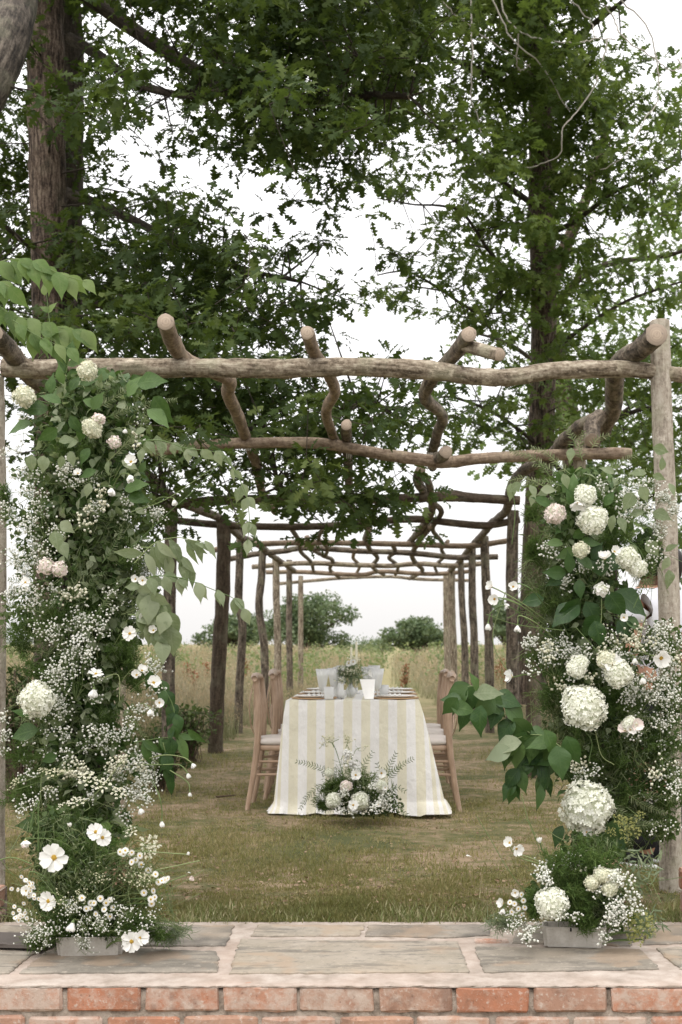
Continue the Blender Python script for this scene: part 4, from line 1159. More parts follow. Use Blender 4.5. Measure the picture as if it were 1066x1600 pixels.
def lathe(prof, k=20, ribs=0, rib=0.0):
    V = []; T = []; a = np.arange(k) * 2 * math.pi / k
    for (r, z) in prof:
        rr = r * (1 + (rib * np.cos(a * ribs) if ribs and .12 > z > .02 or ribs and z > .12 else 0))
        rr = np.broadcast_to(rr, (k,)); V += [(rr[i] * math.cos(a[i]), rr[i] * math.sin(a[i]), z) for i in range(k)]
    for j in range(len(prof) - 1):
        for i in range(k):
            b = j * k + i; c = j * k + (i + 1) % k; T += [(b, c, c + k), (b, c + k, b + k)]
    return np.array(V), T
def lobj(name, prof, mat, loc, parent=None, k=24, ribs=0, rib=0):
    A = Acc(); V, T = lathe(prof, k, ribs, rib); A.add(V, T); o = A.build(name, mat, parent); o.location = loc; return o
GOB = [(.0, .002), (.033, .002), (.034, .005), (.006, .010), (.0055, .035), (.008, .055), (.018, .062), (.025, .09), (.034, .14), (.041, .188), (.039, .188), (.032, .14), (.023, .092), (.014, .068), (0, .064)]
TUM = [(0, .002), (.028, .002), (.030, .006), (.034, .085), (.032, .085), (.028, .012), (0, .010)]
gm = None
tz = TZ + .0025
gl = [('goblet', 504, 9.02, 'ribbed crystal goblet at the left, nearest the front edge of the table'), ('goblet', 522, 9.30, 'ribbed goblet second from the left behind the tumbler'), ('goblet', 590, 9.12, 'ribbed goblet right of the flowers beside the menu card'),
      ('goblet', 583, 9.38, 'taller looking ribbed goblet just behind the right front goblet'), ('goblet', 530, 9.7, 'ribbed goblet further back on the left of the table'), ('goblet', 574, 9.75, 'ribbed goblet further back on the right of the table'),
      ('goblet', 535, 10.2, 'ribbed goblet near the far end on the left of the table'), ('goblet', 585, 10.25, 'ribbed goblet near the far end on the right of the table')]
for nm, px, Y, lab in gl:
    x = (px - 612) * Y / FOC; o = lobj(nm, [(r * 1.05, z * 1.08) for r, z in GOB], 'glass', (x, Y, tz), k=64, ribs=16, rib=.05); tag(o, lab, 'glass', 'ribbed goblets on the table')
for px, Y, lab in ((514, 8.97, 'short tumbler beside the front left goblet'), (600, 9.35, 'short tumbler right of the menu card'), (527, 9.5, 'short tumbler in the second row on the left')):
    tag(lobj('tumbler', TUM, 'glass', ((px - 612) * Y / FOC, Y, tz)), lab, 'glass', 'tumblers on the table')
for sx, cxp in ((-1, -.525), (1, .03)):
    for i, y in enumerate((9.12, 9.75, 10.4)):
        side = 'left' if sx < 0 else 'right'; which = ('nearest', 'middle', 'farthest')[i]
        t = thing('place_setting_plate', f'{which} white plate on a woven charger on the {side} side of the table', 'plate', (cxp, y, tz), 'plates on woven chargers')
        lobj('charger', [(0, 0), (.15, .001), (.158, .006), (.152, .011), (.13, .008), (0, .007)], 'rattan', (0, 0, 0), t)
        lobj('plate', [(0, .0085), (.09, .0085), (.133, .020), (.134, .023), (.085, .013), (0, .013)], 'ceramic', (0, 0, 0), t, 30)
        A = Acc(); V = []; T = []
        kx, ky = 10, 14
        for a in range(kx):
            for b in range(ky):
                V.append(((a / (kx - 1) - .5) * .10, (b / (ky - 1) - .5) * .2, .020 + .006 * math.sin(a * 2.1 + i) + .004 * math.sin(b * 1.1) + .004))
        for a in range(kx - 1):
            for b in range(ky - 1): q = a * ky + b; T += [(q, q + ky, q + ky + 1), (q, q + ky + 1, q + 1)]
        A.add(V, T); o = A.build('napkin', 'napkin'); o.location = (cxp, y, tz); tag(o, f'folded white napkin lying on the {which} plate on the {side}', 'napkin', 'folded napkins on the plates')
        for dx in (-.19, .19):
            if abs(cxp + dx * 1 + .257) > .43: continue
            A = Acc(); A.tubes(np.array([(0, -.09, .004), (0, 0, .006), (0, .09, .004)]), [.006, .0035, .005], 5)
            o = A.build('cutlery_knife', 'steel'); o.location = (cxp + dx, y, tz); tag(o, f'steel knife beside the {which} plate on the {side}', 'knife', 'cutlery on the table')
# leaning menu card
A = Acc(); c = (-.150, 8.99, tz)
V = []; T = []
for j in range(8):
    u = j / 7; w = .030 + .022 * u
    for i in range(7):
        q = i / 6 * 2 - 1; V.append((q * w - .012 * u, .03 * u + .012 * q * q + .004 * math.sin(q * 9), .002 + .132 * u))
for j in range(7):
    for i in range(6): q = j * 7 + i; T += [(q, q + 1, q + 8), (q, q + 8, q + 7)]
V2 = np.array(V); n0 = len(V2); back = V2 + [0, .0015, 0]
A.add(np.concatenate([V2, back]), T + [(a + n0, c_ + n0, b + n0) for a, b, c_ in T]); o = A.build('menu_card', 'paper'); o.location = c
tag(o, 'plain white flared card standing upright at the front of the table', 'menu card')
# taper candles
for px, Y, h, lab in ((549, 9.75, .34, 'left of the two thin cream taper candles behind the flowers'), (557, 9.95, .38, 'right of the two thin cream taper candles behind the flowers')):
    t = thing('taper_candle', lab, 'candle', ((px - 612) * Y / FOC, Y, tz), 'taper candles')
    lobj('holder', [(0, .001), (.028, .001), (.03, .006), (.012, .012), (.012, .045), (.009, .045), (.009, .02), (0, .02)], 'glass', (0, 0, 0), t, 16)
    lobj('candle', [(0, .021), (.0095, .021), (.0088, .2), (.008, h), (.003, h + .006), (0, h + .006)], 'candle_wax', (0, 0, 0), t, 10)
    lobj('wick', [(.0, h + .004), (.0012, h + .004), (.0012, h + .016), (0, h + .017)], 'twig', (0, 0, 0), t, 6)
# ================================================================ flower builders
MAT['pale_core'] = plain('pale_core', (.52, .54, .40), .9)
def cosmos_mesh(cup, seed, petals=8, name='cosmos', mat='white_petal'):
    """unit radius flower facing +Z: broad notched petals, raised centre. cup 0 = flat open, 1 = closed bell"""
    g = np.random.default_rng(seed); A = Acc()
    for i in range(petals):
        a = 2 * math.pi * i / petals + g.normal(0, .07); k = 6; c0 = cup + g.normal(0, .07) + (i % 2) * .04; V = []; T = []
        L = g.uniform(.88, 1.05); tw = g.normal(0, .12)
        for j in range(k):
            u = j / (k - 1); w = [.05, .14, .24, .305, .30, .21][j] * (1.0 if petals == 8 else 1.25 * 8 / petals * .8)
            ang = c0 * (1.0 + .45 * u) * 1.35
            r = .10 + L * u * math.cos(ang * .8) * .95; z = L * u * math.sin(ang) * .95 - .08 * u * u
            for q in (-1, -.35, .35, 1):
                t = q * w; zz = z + (.22 * abs(q) - .11) * w * 1.6 + (.05 if i % 2 else 0) + tw * q * u * .3 + .03 * math.sin(q * 7 + i)
                rr = r - (.06 if (j == k - 1 and abs(q) < .5) else 0) - (.05 if abs(q) == 1 and j == k - 1 else 0)
                rr2 = rr; V.append((rr2 * math.cos(a) - t * math.sin(a), rr2 * math.sin(a) + t * math.cos(a), zz))
            if j:
                for q in range(3): b = (j - 1) * 4 + q; T += [(b, b + 1, b + 5), (b, b + 5, b + 4)]
        A.add(V, T, rnd=g.random())
    return A.mesh(name, mat)
def centre_mesh(col='yellow_centre'):
    g = np.random.default_rng(5); A = Acc(); n = 60
    i = np.arange(n); r = np.sqrt((i + .5) / n) * .19; a = i * 2.39996; z = .06 + .10 * (1 - (r / .19) ** 2)
    P = np.stack([r * np.cos(a), r * np.sin(a), z], -1); A.inst(OCTA, P, np.tile(np.eye(3) * .034, (n, 1, 1)))
    V, T = lathe([(.0, .0), (.2, .0), (.19, .07), (.1, .13), (0, .14)], 12); A.add(V, T)
    return A.mesh('flower_centre', col)
def calyx_mesh():
    A = Acc(); V, T = lathe([(0, -.30), (.05, -.28), (.07, -.2), (.16, -.06), (.19, .02), (.1, .05), (0, .05)], 9); A.add(V, T, rnd=.4)
    return A.mesh('calyx', 'stem')
COS = {k: [cosmos_mesh(c, s + 10 * i) for s in range(3)] for i, (k, c) in enumerate((('open', .12), ('half', .42), ('bell', .86)))}
BLUSH = {k: cosmos_mesh(c, 77, mat='blush_petal') for k, c in (('half', .4), ('bell', .8))}
CEN = centre_mesh(); CAL = calyx_mesh()
def hydrangea_mesh(seed, n=430, mat='hydrangea', flat=.82, fr=.125, name='hydrangea_head', tm=None):
    g = np.random.default_rng(seed); A = Acc(); i = np.arange(n) + .5
    th = np.arccos(1 - 2 * i / n); ph = i * 2.39996
    d = np.stack([np.sin(th) * np.cos(ph), np.sin(th) * np.sin(ph), np.cos(th)], -1) + g.normal(0, .05, (n, 3))
    d /= np.linalg.norm(d, axis=1, keepdims=True)
    bump_ = 1 + .12 * np.sin(d[:, 0] * 5 + seed) * np.sin(d[:, 1] * 4 + seed) + .05 * np.sin(d[:, 2] * 9 + seed) + g.normal(0, .035, n)
    P = d * bump_[:, None] * [1, 1, flat]
    nn = d + g.normal(0, .42, (n, 3)); x = np.cross(nn, g.normal(size=(n, 3))); M = frames(x, nn, g.uniform(.8, 1.15, n) * fr)
    A.inst(tm or FLORET4, P * .95, M, g.random(n))
    V, T = lathe([(.02, -.82), (.5, -.68), (.8, -.35), (.86, 0), (.78, .4), (.5, .68), (.02, .78)], 12); A.add(V * [1, 1, flat], T, m=1)
    return A.mesh(name, [mat, 'pale_core'])
HYD = [hydrangea_mesh(1), hydrangea_mesh(2)]; HYDB = hydrangea_mesh(3, 260, 'blush_petal', .9, .15); HYDC = hydrangea_mesh(4, 220, 'cream_petal', .9, .14, tm=FLORET5, name='cream_flower_head')
def rose_mesh(seed=1, mat='blush_petal', name='peony'):
    g = np.random.default_rng(seed); A = Acc()
    for L in range(6):
        n = 5 + L; rad = .16 + .16 * L
        for i in range(n):
            a = 2 * math.pi * (i + .5 * (L % 2)) / n + g.normal(0, .12); V = []; T = []; k = 5
            for j in range(k):
                u = j / (k - 1); r = rad * (.25 + .75 * math.sin(u * 1.5)) ; z = -.35 + .95 * u * (1 - L * .09) - (.22 * L / 5) * u * u
                if j == k - 1: r += .07
                w = rad * [.35, .75, .9, .85, .5][j] * .95 + .05
                for q in (-1, 0, 1):
                    rr = r * (1 - .10 * abs(q)); t = q * w * .75
                    V.append((rr * math.cos(a) - t * math.sin(a), rr * math.sin(a) + t * math.cos(a), z - .05 * abs(q) + g.normal(0, .015)))
                if j:
                    for q in range(2): b = (j - 1) * 3 + q; T += [(b, b + 1, b + 4), (b, b + 4, b + 3)]
            A.add(V, T, rnd=g.random())
    return A.mesh(name, mat)
PET = leaf_t([.2, .42, .5, .42, .15], .35, .5)
PEO = hydrangea_mesh(11, 75, 'blush_petal', .8, .42, 'peony', PET); ROS = hydrangea_mesh(12, 65, 'white_petal', .75, .45, 'white_rose', PET)
def umbel_mesh(seed, n=90, mat='yarrow', name='yarrow_head', dome=.35):
    """flat lacy head made of small florets on rays, facing +Z, unit radius"""
    g = np.random.default_rng(seed); A = Acc(); c = []
    for i in range(13):
        r = math.sqrt((i + .4) / 13) * .85; a = i * 2.4; c.append((r * math.cos(a), r * math.sin(a), dome * (1 - r * r)))
    for q in c:
        A.tubes(np.array([(0, 0, -.7), (q[0] * .5, q[1] * .5, -.25), q]), .012, 3, m=1)
        k = n // 13 + 2; off = rdirs(k, g) * .17 * g.random((k, 1)) ** .5 * [1, 1, .35]
        A.inst(FLORET5, np.array(q) + off, frames(rdirs(k, g) * [1, 1, .2], rdirs(k, g) * .35 + [0, 0, 1], g.uniform(.05, .085, k)), g.random(k))
    return A.mesh(name, [mat, 'stem'])
UMB = [umbel_mesh(1), umbel_mesh(2, 110, 'cream_petal', 'lace_flower'), umbel_mesh(3, 120, 'white_petal', 'lace_flower', .5), umbel_mesh(4, 90, 'yellow_green', 'ladys_mantle', .6)]
def daisy_mesh(seed=1):
    A = Acc(); 
    n = 14
    for i in range(n):
        a = 2 * math.pi * i / n; tm = leaf_t([.10, .2, .22, .12], .1, .05)
        A.inst(tm, [(.28 * math.cos(a), .28 * math.sin(a), .05)], frames(np.array([[math.cos(a), math.sin(a), .08]]), np.array([[0, 0, 1.]]), np.array([.72])), np.array([.5]))
    V, T = lathe([(0, 0), (.33, .02), (.3, .14), (.15, .22), (0, .23)], 10); A.add(V, T, m=1)
    return A.mesh('daisy', ['white_petal', 'yellow_centre'])
DAI = daisy_mesh()

MAT['fern_dark'] = leaf_mat('fern_dark', (.05, .075, .03), (.08, .11, .045), (.14, .17, .08), .3, .6, spec=.15)
MAT['small_leaf_mid'] = leaf_mat('small_leaf_mid', (.035, .065, .02), (.07, .11, .035), (.14, .18, .08), .3, .6, clump=9, spec=.15)
class Floral:
    """one arrangement: an Empty with its flowers, leaves and filler as children"""
    def __init__(s, name, label, cat, base, core, group=None):
        s.root = thing(name, label, cat, base, group); s.B = np.array(base, float)
        s.core = core        # function z -> (x, y) of the middle of the arrangement at this height
        s.stems = Acc(base); s.layers = {}; s.nleaf = 0
    def L(s, key, mats):
        if key not in s.layers: s.layers[key] = (Acc(s.B), mats)
        return s.layers[key][0]
    def stem_to(s, p, r=.0018, drop=.12, arch=.3, sides=4):
        p = np.array(p); cx, cy = s.core(p[2]); q = np.array([cx, cy, max(.03, p[2] - drop)]); q = p + (q - p) * min(1, .22 / (np.linalg.norm(q - p) + 1e-6)) if np.linalg.norm(q - p) > .6 else q
        mid = (p + q) / 2 + [0, 0, arch * np.linalg.norm(p - q) * .4]
        P = smooth_path([tuple(q), tuple(mid), tuple(p)], 5); s.stems.tubes(P, r, sides)
    def head(s, me, px, py, Y, rpx, face=(0, -1, .25), name=None, centre=None, stem=True, squash=1.0, drop=.12):
        p = W(px, py, Y); r = rpx * Y / FOC
        f = Vector(face) + Vector((random.gauss(0, .12), random.gauss(0, .12), random.gauss(0, .12)))
        Rm = basis_facing(f) @ Matrix.Rotation(random.uniform(0, 6.28), 3, 'Z')
        o = link(name or me.name.split('.')[0], me, s.root)
        M = (Rm @ Matrix.Diagonal((r, r, r * squash))).to_4x4(); M.translation = p - Vector(s.B); o.matrix_local = M
        if centre: c = link('flower_centre', centre, o)
        if stem:
            back = p - f.normalized() * r * .3
            s.stem_to(tuple(back), .0016 if r < .03 else .0026, drop)
        return o
    def cosmos(s, px, py, Y, rpx, kind='open', face=(0, -1, .2), blush=False, stem='core', via=None):
        me = BLUSH[kind if kind in BLUSH else 'half'] if blush else random.choice(COS[kind])
        o = s.head(me, px, py, Y, rpx, face, 'cosmos', CEN if kind != 'bell' else None, stem=(stem == 'core' and via is None))
        c = link('calyx', CAL, o)
        if via:
            p = W(px, py, Y); f = Vector(face).normalized(); r = rpx * Y / FOC
            pts = [tuple(W(*v)) for v in via] + [tuple(p - f * r * .25)]
            s.stems.tubes(smooth_path(pts, 6), .0023, 4)
        return o
    def gyps(s, px, py, Y, rx, ry, n, mat='gyps', fl=.0047, depth=.10, key=None, stems=True):
        n = int(n * .8); A = s.L(key or 'gypsophila', [mat, 'stem']); k = Y / FOC
        c = np.array(W(px, py, Y)); nb = max(3, n // 26)
        sc = np.stack([rng.normal(0, .5, nb) * rx * k, rng.normal(0, .5, nb) * depth, rng.normal(0, .5, nb) * ry * k], -1)
        q = rng.integers(0, nb, n)
        P = c + sc[q] + rng.normal(0, 1, (n, 3)) * (.011 + .075 * min(rx, ry) * k)
        M = frames(rdirs(n), rdirs(n), fl * rng.uniform(.6, 1.25, n)); A.inst(OCTA, P, M)
        if stems:
            base = c + sc[q] * .35 + [0, .03, -ry * k * .55]
            hub = c + sc[q] * .8 + [0, .01, -.018]
            A.tubes(np.stack([hub, (hub + P) / 2 + rng.normal(0, .004, (n, 3)), P], 1), .00045, 3, m=1)
            b2 = c + [0, .04, -ry * k * .8]
            hubs = c + sc * .8 + [0, .01, -.018]; A.tubes(np.stack([np.broadcast_to(b2, hubs.shape), (hubs + b2) / 2 + rng.normal(0, .01, hubs.shape), hubs], 1), .0009, 3, m=1)
    def puff(s, px, py, Y, rx, ry, n, mat='feathery', w=.0011, ln=.035):
        """feathery dill or fennel green: fine needles on branching ribs"""
        A = s.L('feathery_green' if mat == 'feathery' else 'fine_foliage_' + mat, [mat]); k = Y / FOC; c = np.array(W(px, py, Y))
        nb = max(4, n // 40); off = rdirs(nb) * rng.random((nb, 1)) ** .4 * [rx * k, min(rx, ry) * k, ry * k]
        b = c + [0, .05, -ry * k * .5]; tips = c + off
        ribs = np.stack([np.broadcast_to(b, tips.shape), (tips + b) / 2 + rng.normal(0, .01, tips.shape), tips], 1); A.tubes(ribs, .0009, 3)
        q = rng.integers(0, nb, n); u = rng.uniform(.35, 1, n)[:, None]; P = b + (tips[q] - b) * u + rng.normal(0, .006, (n, 3))
        d = rdirs(n) + .5 * (tips[q] - b) / (np.linalg.norm(tips[q] - b, axis=1, keepdims=True) + 1e-6)
        A.inst(BLADE, P, frames(d, rdirs(n), ln * rng.uniform(.5, 1.2, n), w / .02 * 1.0 * np.ones(n)))
    def fill(s, px, py, Y, rx, ry, n, mat='small_leaf', size=(.02, .045), tm=None, depth=None, key=None):
        A = s.L(key or {'small_leaf': 'small_foliage'}.get(mat, 'foliage_' + mat), [mat]); k = Y / FOC; c = np.array(W(px, py, Y))
        d = depth if depth is not None else min(rx, ry) * k
        P = c + rdirs(n) * rng.random((n, 1)) ** .45 * [rx * k, d, ry * k]
        dd = rdirs(n) + [0, -.3, 0]; up = rdirs(n) * .8 + [0, -.5, .6]
        A.inst(tm or SMALL, P, frames(dd, up, rng.uniform(*size, n)))
        # fine sticks so the clump has structure
        m = n // 9; st = P[:m]; en = st + rng.normal(0, .05, (m, 3)) + [0, .02, -.05]
        A2 = s.stems; A2.tubes(np.stack([st, (st + en) / 2 + rng.normal(0, .008, (m, 3)), en], 1), .0011, 3)
    def spray(s, pts, Y, mat='fern', leaf=.022, step=.011, width=1.0, dY=0, tm=None, both=True):
        """pinnate frond along a stem given in px"""
        P = smooth_path([(*W(x, y, Y + dY * i / len(pts)),) for i, (x, y) in enumerate(pts)], 8)
        s.stems.tubes(P, np.linspace(.0018, .0008, len(P)), 3)
        Ls = np.concatenate([[0], np.cumsum(np.linalg.norm(np.diff(P, axis=0), axis=1))]); n = max(4, int(Ls[-1] / step)); t = np.linspace(.12, 1, n) * Ls[-1]
        Q = np.stack([np.interp(t, Ls, P[:, i]) for i in range(3)], -1); T_ = np.gradient(Q, axis=0); T_ /= np.linalg.norm(T_, axis=1, keepdims=True) + 1e-9
        side = np.cross(T_, [0, -1, .2]); side /= np.linalg.norm(side, axis=1, keepdims=True) + 1e-9
        A = s.L('fronds_' + mat, [mat])
        for sg in (-1, 1):
            d = T_ * .75 + side * sg + rng.normal(0, .12, Q.shape); up = np.array([0, -1, .3]) + rng.normal(0, .35, Q.shape)
            A.inst(tm or NARROW, Q, frames(d, up, leaf * np.interp(t, [0, Ls[-1]], [1.1, .55]) * rng.uniform(.8, 1.2, n), leaf * .9 * width * np.ones(n)))
    def leaf(s, px, py, Y, lpx, ang, mat='pale_leaf', tm=None, tilt=.3, name='leaf', hang=None, stalk=True):
        """one large leaf with its base at the pixel; ang in degrees on screen (0 right, -90 down)"""
        key = (mat, id(tm)); tm = tm or OVATE
        if not hasattr(Floral, 'LM'): Floral.LM = {}
        if (mat, id(tm)) not in Floral.LM:
            a = Acc(); a.inst(tm, np.zeros((1, 3)), np.eye(3)[None], np.array([0.])); Floral.LM[(mat, id(tm))] = a.mesh('leaf', mat)
        me = Floral.LM[(mat, id(tm))]
        p = W(px, py, Y); a = R(ang); d = np.array([[math.cos(a), random.uniform(-.45, .1), math.sin(a)]])
        up = np.array([[random.gauss(0, .45), -1 + tilt * .3, random.gauss(tilt + .25, .3)]])
        M = frames(d, up, np.array([lpx * Y / FOC]))[0]
        o = link(name, me, s.root); m4 = Matrix(M.tolist()).to_4x4(); m4.translation = p - Vector(s.B); o.matrix_local = m4
        s.nleaf += 1
        return o
    def branch_leaves(s, pts, Y, n, lpx, mat, tm=None, droop=True, r=.0025, dY=0, spread=50):
        """leafy twig: leaves in pairs along a stem"""
        P = smooth_path([(*W(x, y, Y + dY * i / len(pts)),) for i, (x, y) in enumerate(pts)], 8)
        s.stems.tubes(P, np.linspace(r, r * .4, len(P)), 5)
        for i in range(n):
            u = (i + .8) / n; j = min(len(P) - 2, int(u * (len(P) - 1))); q = P[j]; t = P[j + 1] - P[j]
            base = math.degrees(math.atan2(t[2], t[0]))
            for sg in ((-1, 1) if i < n - 1 else (0,)):
                a = base + sg * random.uniform(.6, 1.2) * spread
                if droop: a = (-90) + ((a + 90 + 180) % 360 - 180) * random.uniform(.25, .6)
                s_ = FOC / q[1]; px, py = q[0] * s_ + 612, 1000 - (q[2] - EYE) * s_
                s.leaf(px + random.gauss(0, 1.5), py + random.gauss(0, 1.5), q[1] + random.gauss(0, .015), lpx * random.uniform(.75, 1.15), a, mat, tm)
    def done(s):
        tag(s.stems.build('stems', 'stem', s.root), kind='stuff')
        for k, (A, mats) in s.layers.items():
            k = {'foliage_small_leaf': 'foliage'}.get(k, k)
            for suf in ('_feathery', '_fern_dark', '_fern', '_sage', '_yellow_green', '_small_leaf', '_broad_leaf', '_grass_long', '_dry_leaf'): k = k.replace(suf, '')
            tag(A.build(k, mats, s.root), kind='stuff')
        return s.root

def trough(px, py, Y, w, d, h, rot, label):
    c = W(px, py, Y); t = thing('planter_trough', label, 'planter', (c.x, c.y, PZ + .004)); t.rotation_euler.z = R(rot)
    import bmesh
    bm = bmesh.new(); bmesh.ops.create_cube(bm, size=1)
    for v in bm.verts:
        f = 1 if v.co.z > 0 else .93; v.co = Vector((v.co.x * w * f, v.co.y * d * f, (v.co.z + .5) * h))
    top = [f for f in bm.faces if f.normal.z > .5]
    bmesh.ops.bevel(bm, geom=[e for e in bm.edges if abs(e.verts[0].co.z - e.verts[1].co.z) > .01], offset=.012, segments=3, affect='EDGES')
    top = [f for f in bm.faces if f.normal.z > .5]
    bmesh.ops.inset_region(bm, faces=top, thickness=.007)
    top = [f for f in bm.faces if f.normal.z > .9 and f.calc_area() > w * d * .5]
    r = bmesh.ops.extrude_face_region(bm, geom=top)
    for v in [v for v in r['geom'] if isinstance(v, bmesh.types.BMVert)]: v.co.z -= h * .75
    bmesh.ops.delete(bm, geom=top, context='FACES')
    me = bpy.data.meshes.new('planter_body'); bm.to_mesh(me); bm.free(); me.materials.append(MAT['trough'])
    link('planter_body', me, t)
    for x in (-.012, .25 * w):
        A = Acc(); box_acc(A, x - .003, x + .003, -d / 2 - .0015, -d / 2 + .001, h * .80, h * .98); A.build('slot', 'dark_slot', t, smooth=False)
    return t
MAT['dark_slot'] = plain('dark_slot', (.02, .02, .018), .9)
def trough_mat():
    m = NT('trough'); v = m.obj(); n = m.noise(v, 18, 5, .6); n2 = m.noise(v, 120, 3)
    c = m.ramp(n, [(.3, (.36, .33, .29)), (.55, (.46, .43, .385)), (.75, (.54, .51, .47))]); c = m.mix(m.mapr(n2, .5, .7, 0, .3), c, (.30, .27, .22))
    return m.fin(m.bsdf(c, .85, m.bump(m.math('ADD', n, n2), .4, .004), .2))
MAT['trough'] = trough_mat()

# ================================================================ LEFT floral column
J = lambda a: random.gauss(0, a)
Lx = W(135, 1000, 5.5).x
FL = Floral('floral_column', 'tall left floral column of white cosmos, gypsophila and trailing pale leaves', 'flower arrangement', (Lx, 5.5, .05),
            lambda z: (Lx + .03 * math.sin(z * 3), 5.52), 'floral columns at the pergola entrance')
# wire and branch core standing in the grass
for i in range(7):
    a = i * .9; P = smooth_path([(Lx + .10 * math.cos(a), 5.5 + .08 * math.sin(a), .02), (Lx + .07 * math.cos(a + .4), 5.5 + .07 * math.sin(a), .7), (Lx + .10 * math.cos(a + .7), 5.52, 1.4), (Lx + .12 * math.cos(a), 5.55, 2.15)], 6)
    FL.L('support_branches', ['branch']).tubes(P, .012, 6)
env_L = [(620, 140, 85), (680, 130, 95), (740, 130, 95), (800, 140, 95), (860, 150, 92), (920, 150, 90), (980, 150, 88), (1040, 140, 85), (1100, 125, 80), (1160, 120, 90), (1220, 120, 100), (1290, 125, 85)]
for y, x, w in env_L:
    FL.fill(x + 10, y, 5.3, w * .95, 42, 70, 'pale_leaf', (.035, .06), OVATE, .09, key='sage_foliage')
    FL.fill(x + 15 + J(12), y, 5.36, w * .85, 42, 75, 'broad_leaf', (.04, .075), OVATE, .08, key='mid_foliage')
    FL.fill(x + 10 + J(12), y, 5.34, w * .9, 42, 260, 'small_leaf_mid', (.022, .042), OVATE, .10, key='mid_foliage_small')
    FL.fill(x - 5, y, 5.62, w * .85, 42, 1000, 'small_leaf', (.02, .045), depth=.14)
    FL.fill(x + J(20), y, 5.55, w * .5, 40, 130, 'glossy_leaf', (.035, .06), OVATE, .1, key='dark_foliage')
    FL.fill(x + J(10), y, 5.5, w * .9, 45, 170, 'fern', (.02, .04), NARROW, .16, key='light_foliage')
# feathery greens
for x, y, rx, ry, n in ((190, 1020, 36, 38, 1500), (28, 1000, 30, 45, 700), (72, 965, 45, 45, 900), (6, 780, 18, 38, 700), (35, 1235, 45, 45, 1100), (205, 1055, 30, 40, 800), (60, 1040, 50, 40, 700), (150, 940, 60, 40, 600), (40, 1170, 45, 40, 600), (120, 1270, 70, 35, 800), (180, 1130, 40, 40, 500), (215, 870, 40, 40, 500), (110, 700, 50, 30, 500)):
    FL.puff(x, y, 5.25, rx, ry, n)
# narrow grassy foliage
for x, y, rx, ry in ((70, 1000, 40, 60), (140, 900, 50, 50), (200, 930, 40, 50), (60, 1100, 40, 60), (120, 1250, 70, 40), (170, 830, 50, 40), (230, 880, 35, 40)):
    FL.fill(x, y, 5.3, rx, ry, 260, 'fern', (.04, .075), BLADE, .08, key='grassy_foliage')
# fronds
for pts in ([(150, 640), (180, 620), (210, 600), (240, 590)], [(160, 655), (200, 640), (240, 628), (275, 625)], [(180, 700), (220, 690), (260, 690), (290, 700)], [(150, 620), (165, 600), (185, 590)],
            [(170, 720), (200, 690), (225, 660), (235, 630)], [(120, 760), (150, 745), (180, 735)], [(120, 940), (135, 920), (150, 900), (165, 895)], [(150, 960), (170, 935), (185, 910)],
            [(60, 930), (40, 910), (15, 905)], [(70, 960), (45, 950), (10, 945)], [(190, 960), (225, 950), (250, 960)], [(230, 700), (260, 720), (280, 745)], [(250, 1000), (270, 1010), (280, 1030)], [(200, 1120), (215, 1135), (225, 1150)], [(160, 880), (180, 850), (190, 825)]):
    FL.spray(pts, 5.2, 'fern', .026, .010)
# gypsophila
for x, y, rx, ry, n in ((65, 800, 55, 50, 420), (100, 740, 50, 26, 260), (45, 880, 40, 55, 380), (70, 930, 40, 30, 160), (105, 975, 50, 50, 330), (150, 1000, 30, 35, 160), (115, 1050, 50, 55, 520), (90, 1110, 45, 45, 360), (150, 1150, 60, 30, 320), (70, 1165, 30, 25, 130),
                      (225, 1185, 32, 38, 330), (195, 1215, 60, 25, 240), (6, 1140, 14, 50, 140), (215, 860, 22, 28, 110), (235, 805, 22, 28, 110), (165, 790, 40, 22, 150), (25, 690, 22, 24, 60), (225, 665, 14, 22, 26), (10, 930, 15, 40, 90), (35, 740, 30, 20, 90), (60, 1200, 60, 20, 80), (170, 935, 30, 20, 60), (245, 1040, 20, 25, 60)):
    FL.gyps(x, y, 5.16, rx, ry, n)
for x, y, rx, ry, n in ((235, 1010, 22, 35, 110), (240, 1090, 18, 30, 90), (215, 1120, 30, 30, 130), (190, 1250, 40, 25, 160), (60, 1260, 50, 25, 130), (230, 1220, 25, 30, 130)):
    FL.gyps(x, y, 5.08, rx, ry, n)
for x, y, rx, ry, n in ((140, 775, 26, 14, 60), (110, 920, 32, 20, 80), (160, 1195, 40, 16, 110), (190, 1200, 36, 16, 90), (120, 1195, 22, 12, 40), (218, 680, 10, 24, 22), (130, 820, 16, 18, 30), (240, 880, 12, 40, 40)):
    FL.gyps(x, y, 5.1, rx, ry, n, 'cream_petal', .0062, .05, 'waxflower')
FL.fill(60, 830, 5.5, 50, 90, 500, 'small_leaf_mid', (.02, .04), OVATE, .1, key='mid_foliage_small'); FL.fill(50, 960, 5.5, 45, 60, 400, 'small_leaf_mid', (.02, .04), OVATE, .1, key='mid_foliage_small')
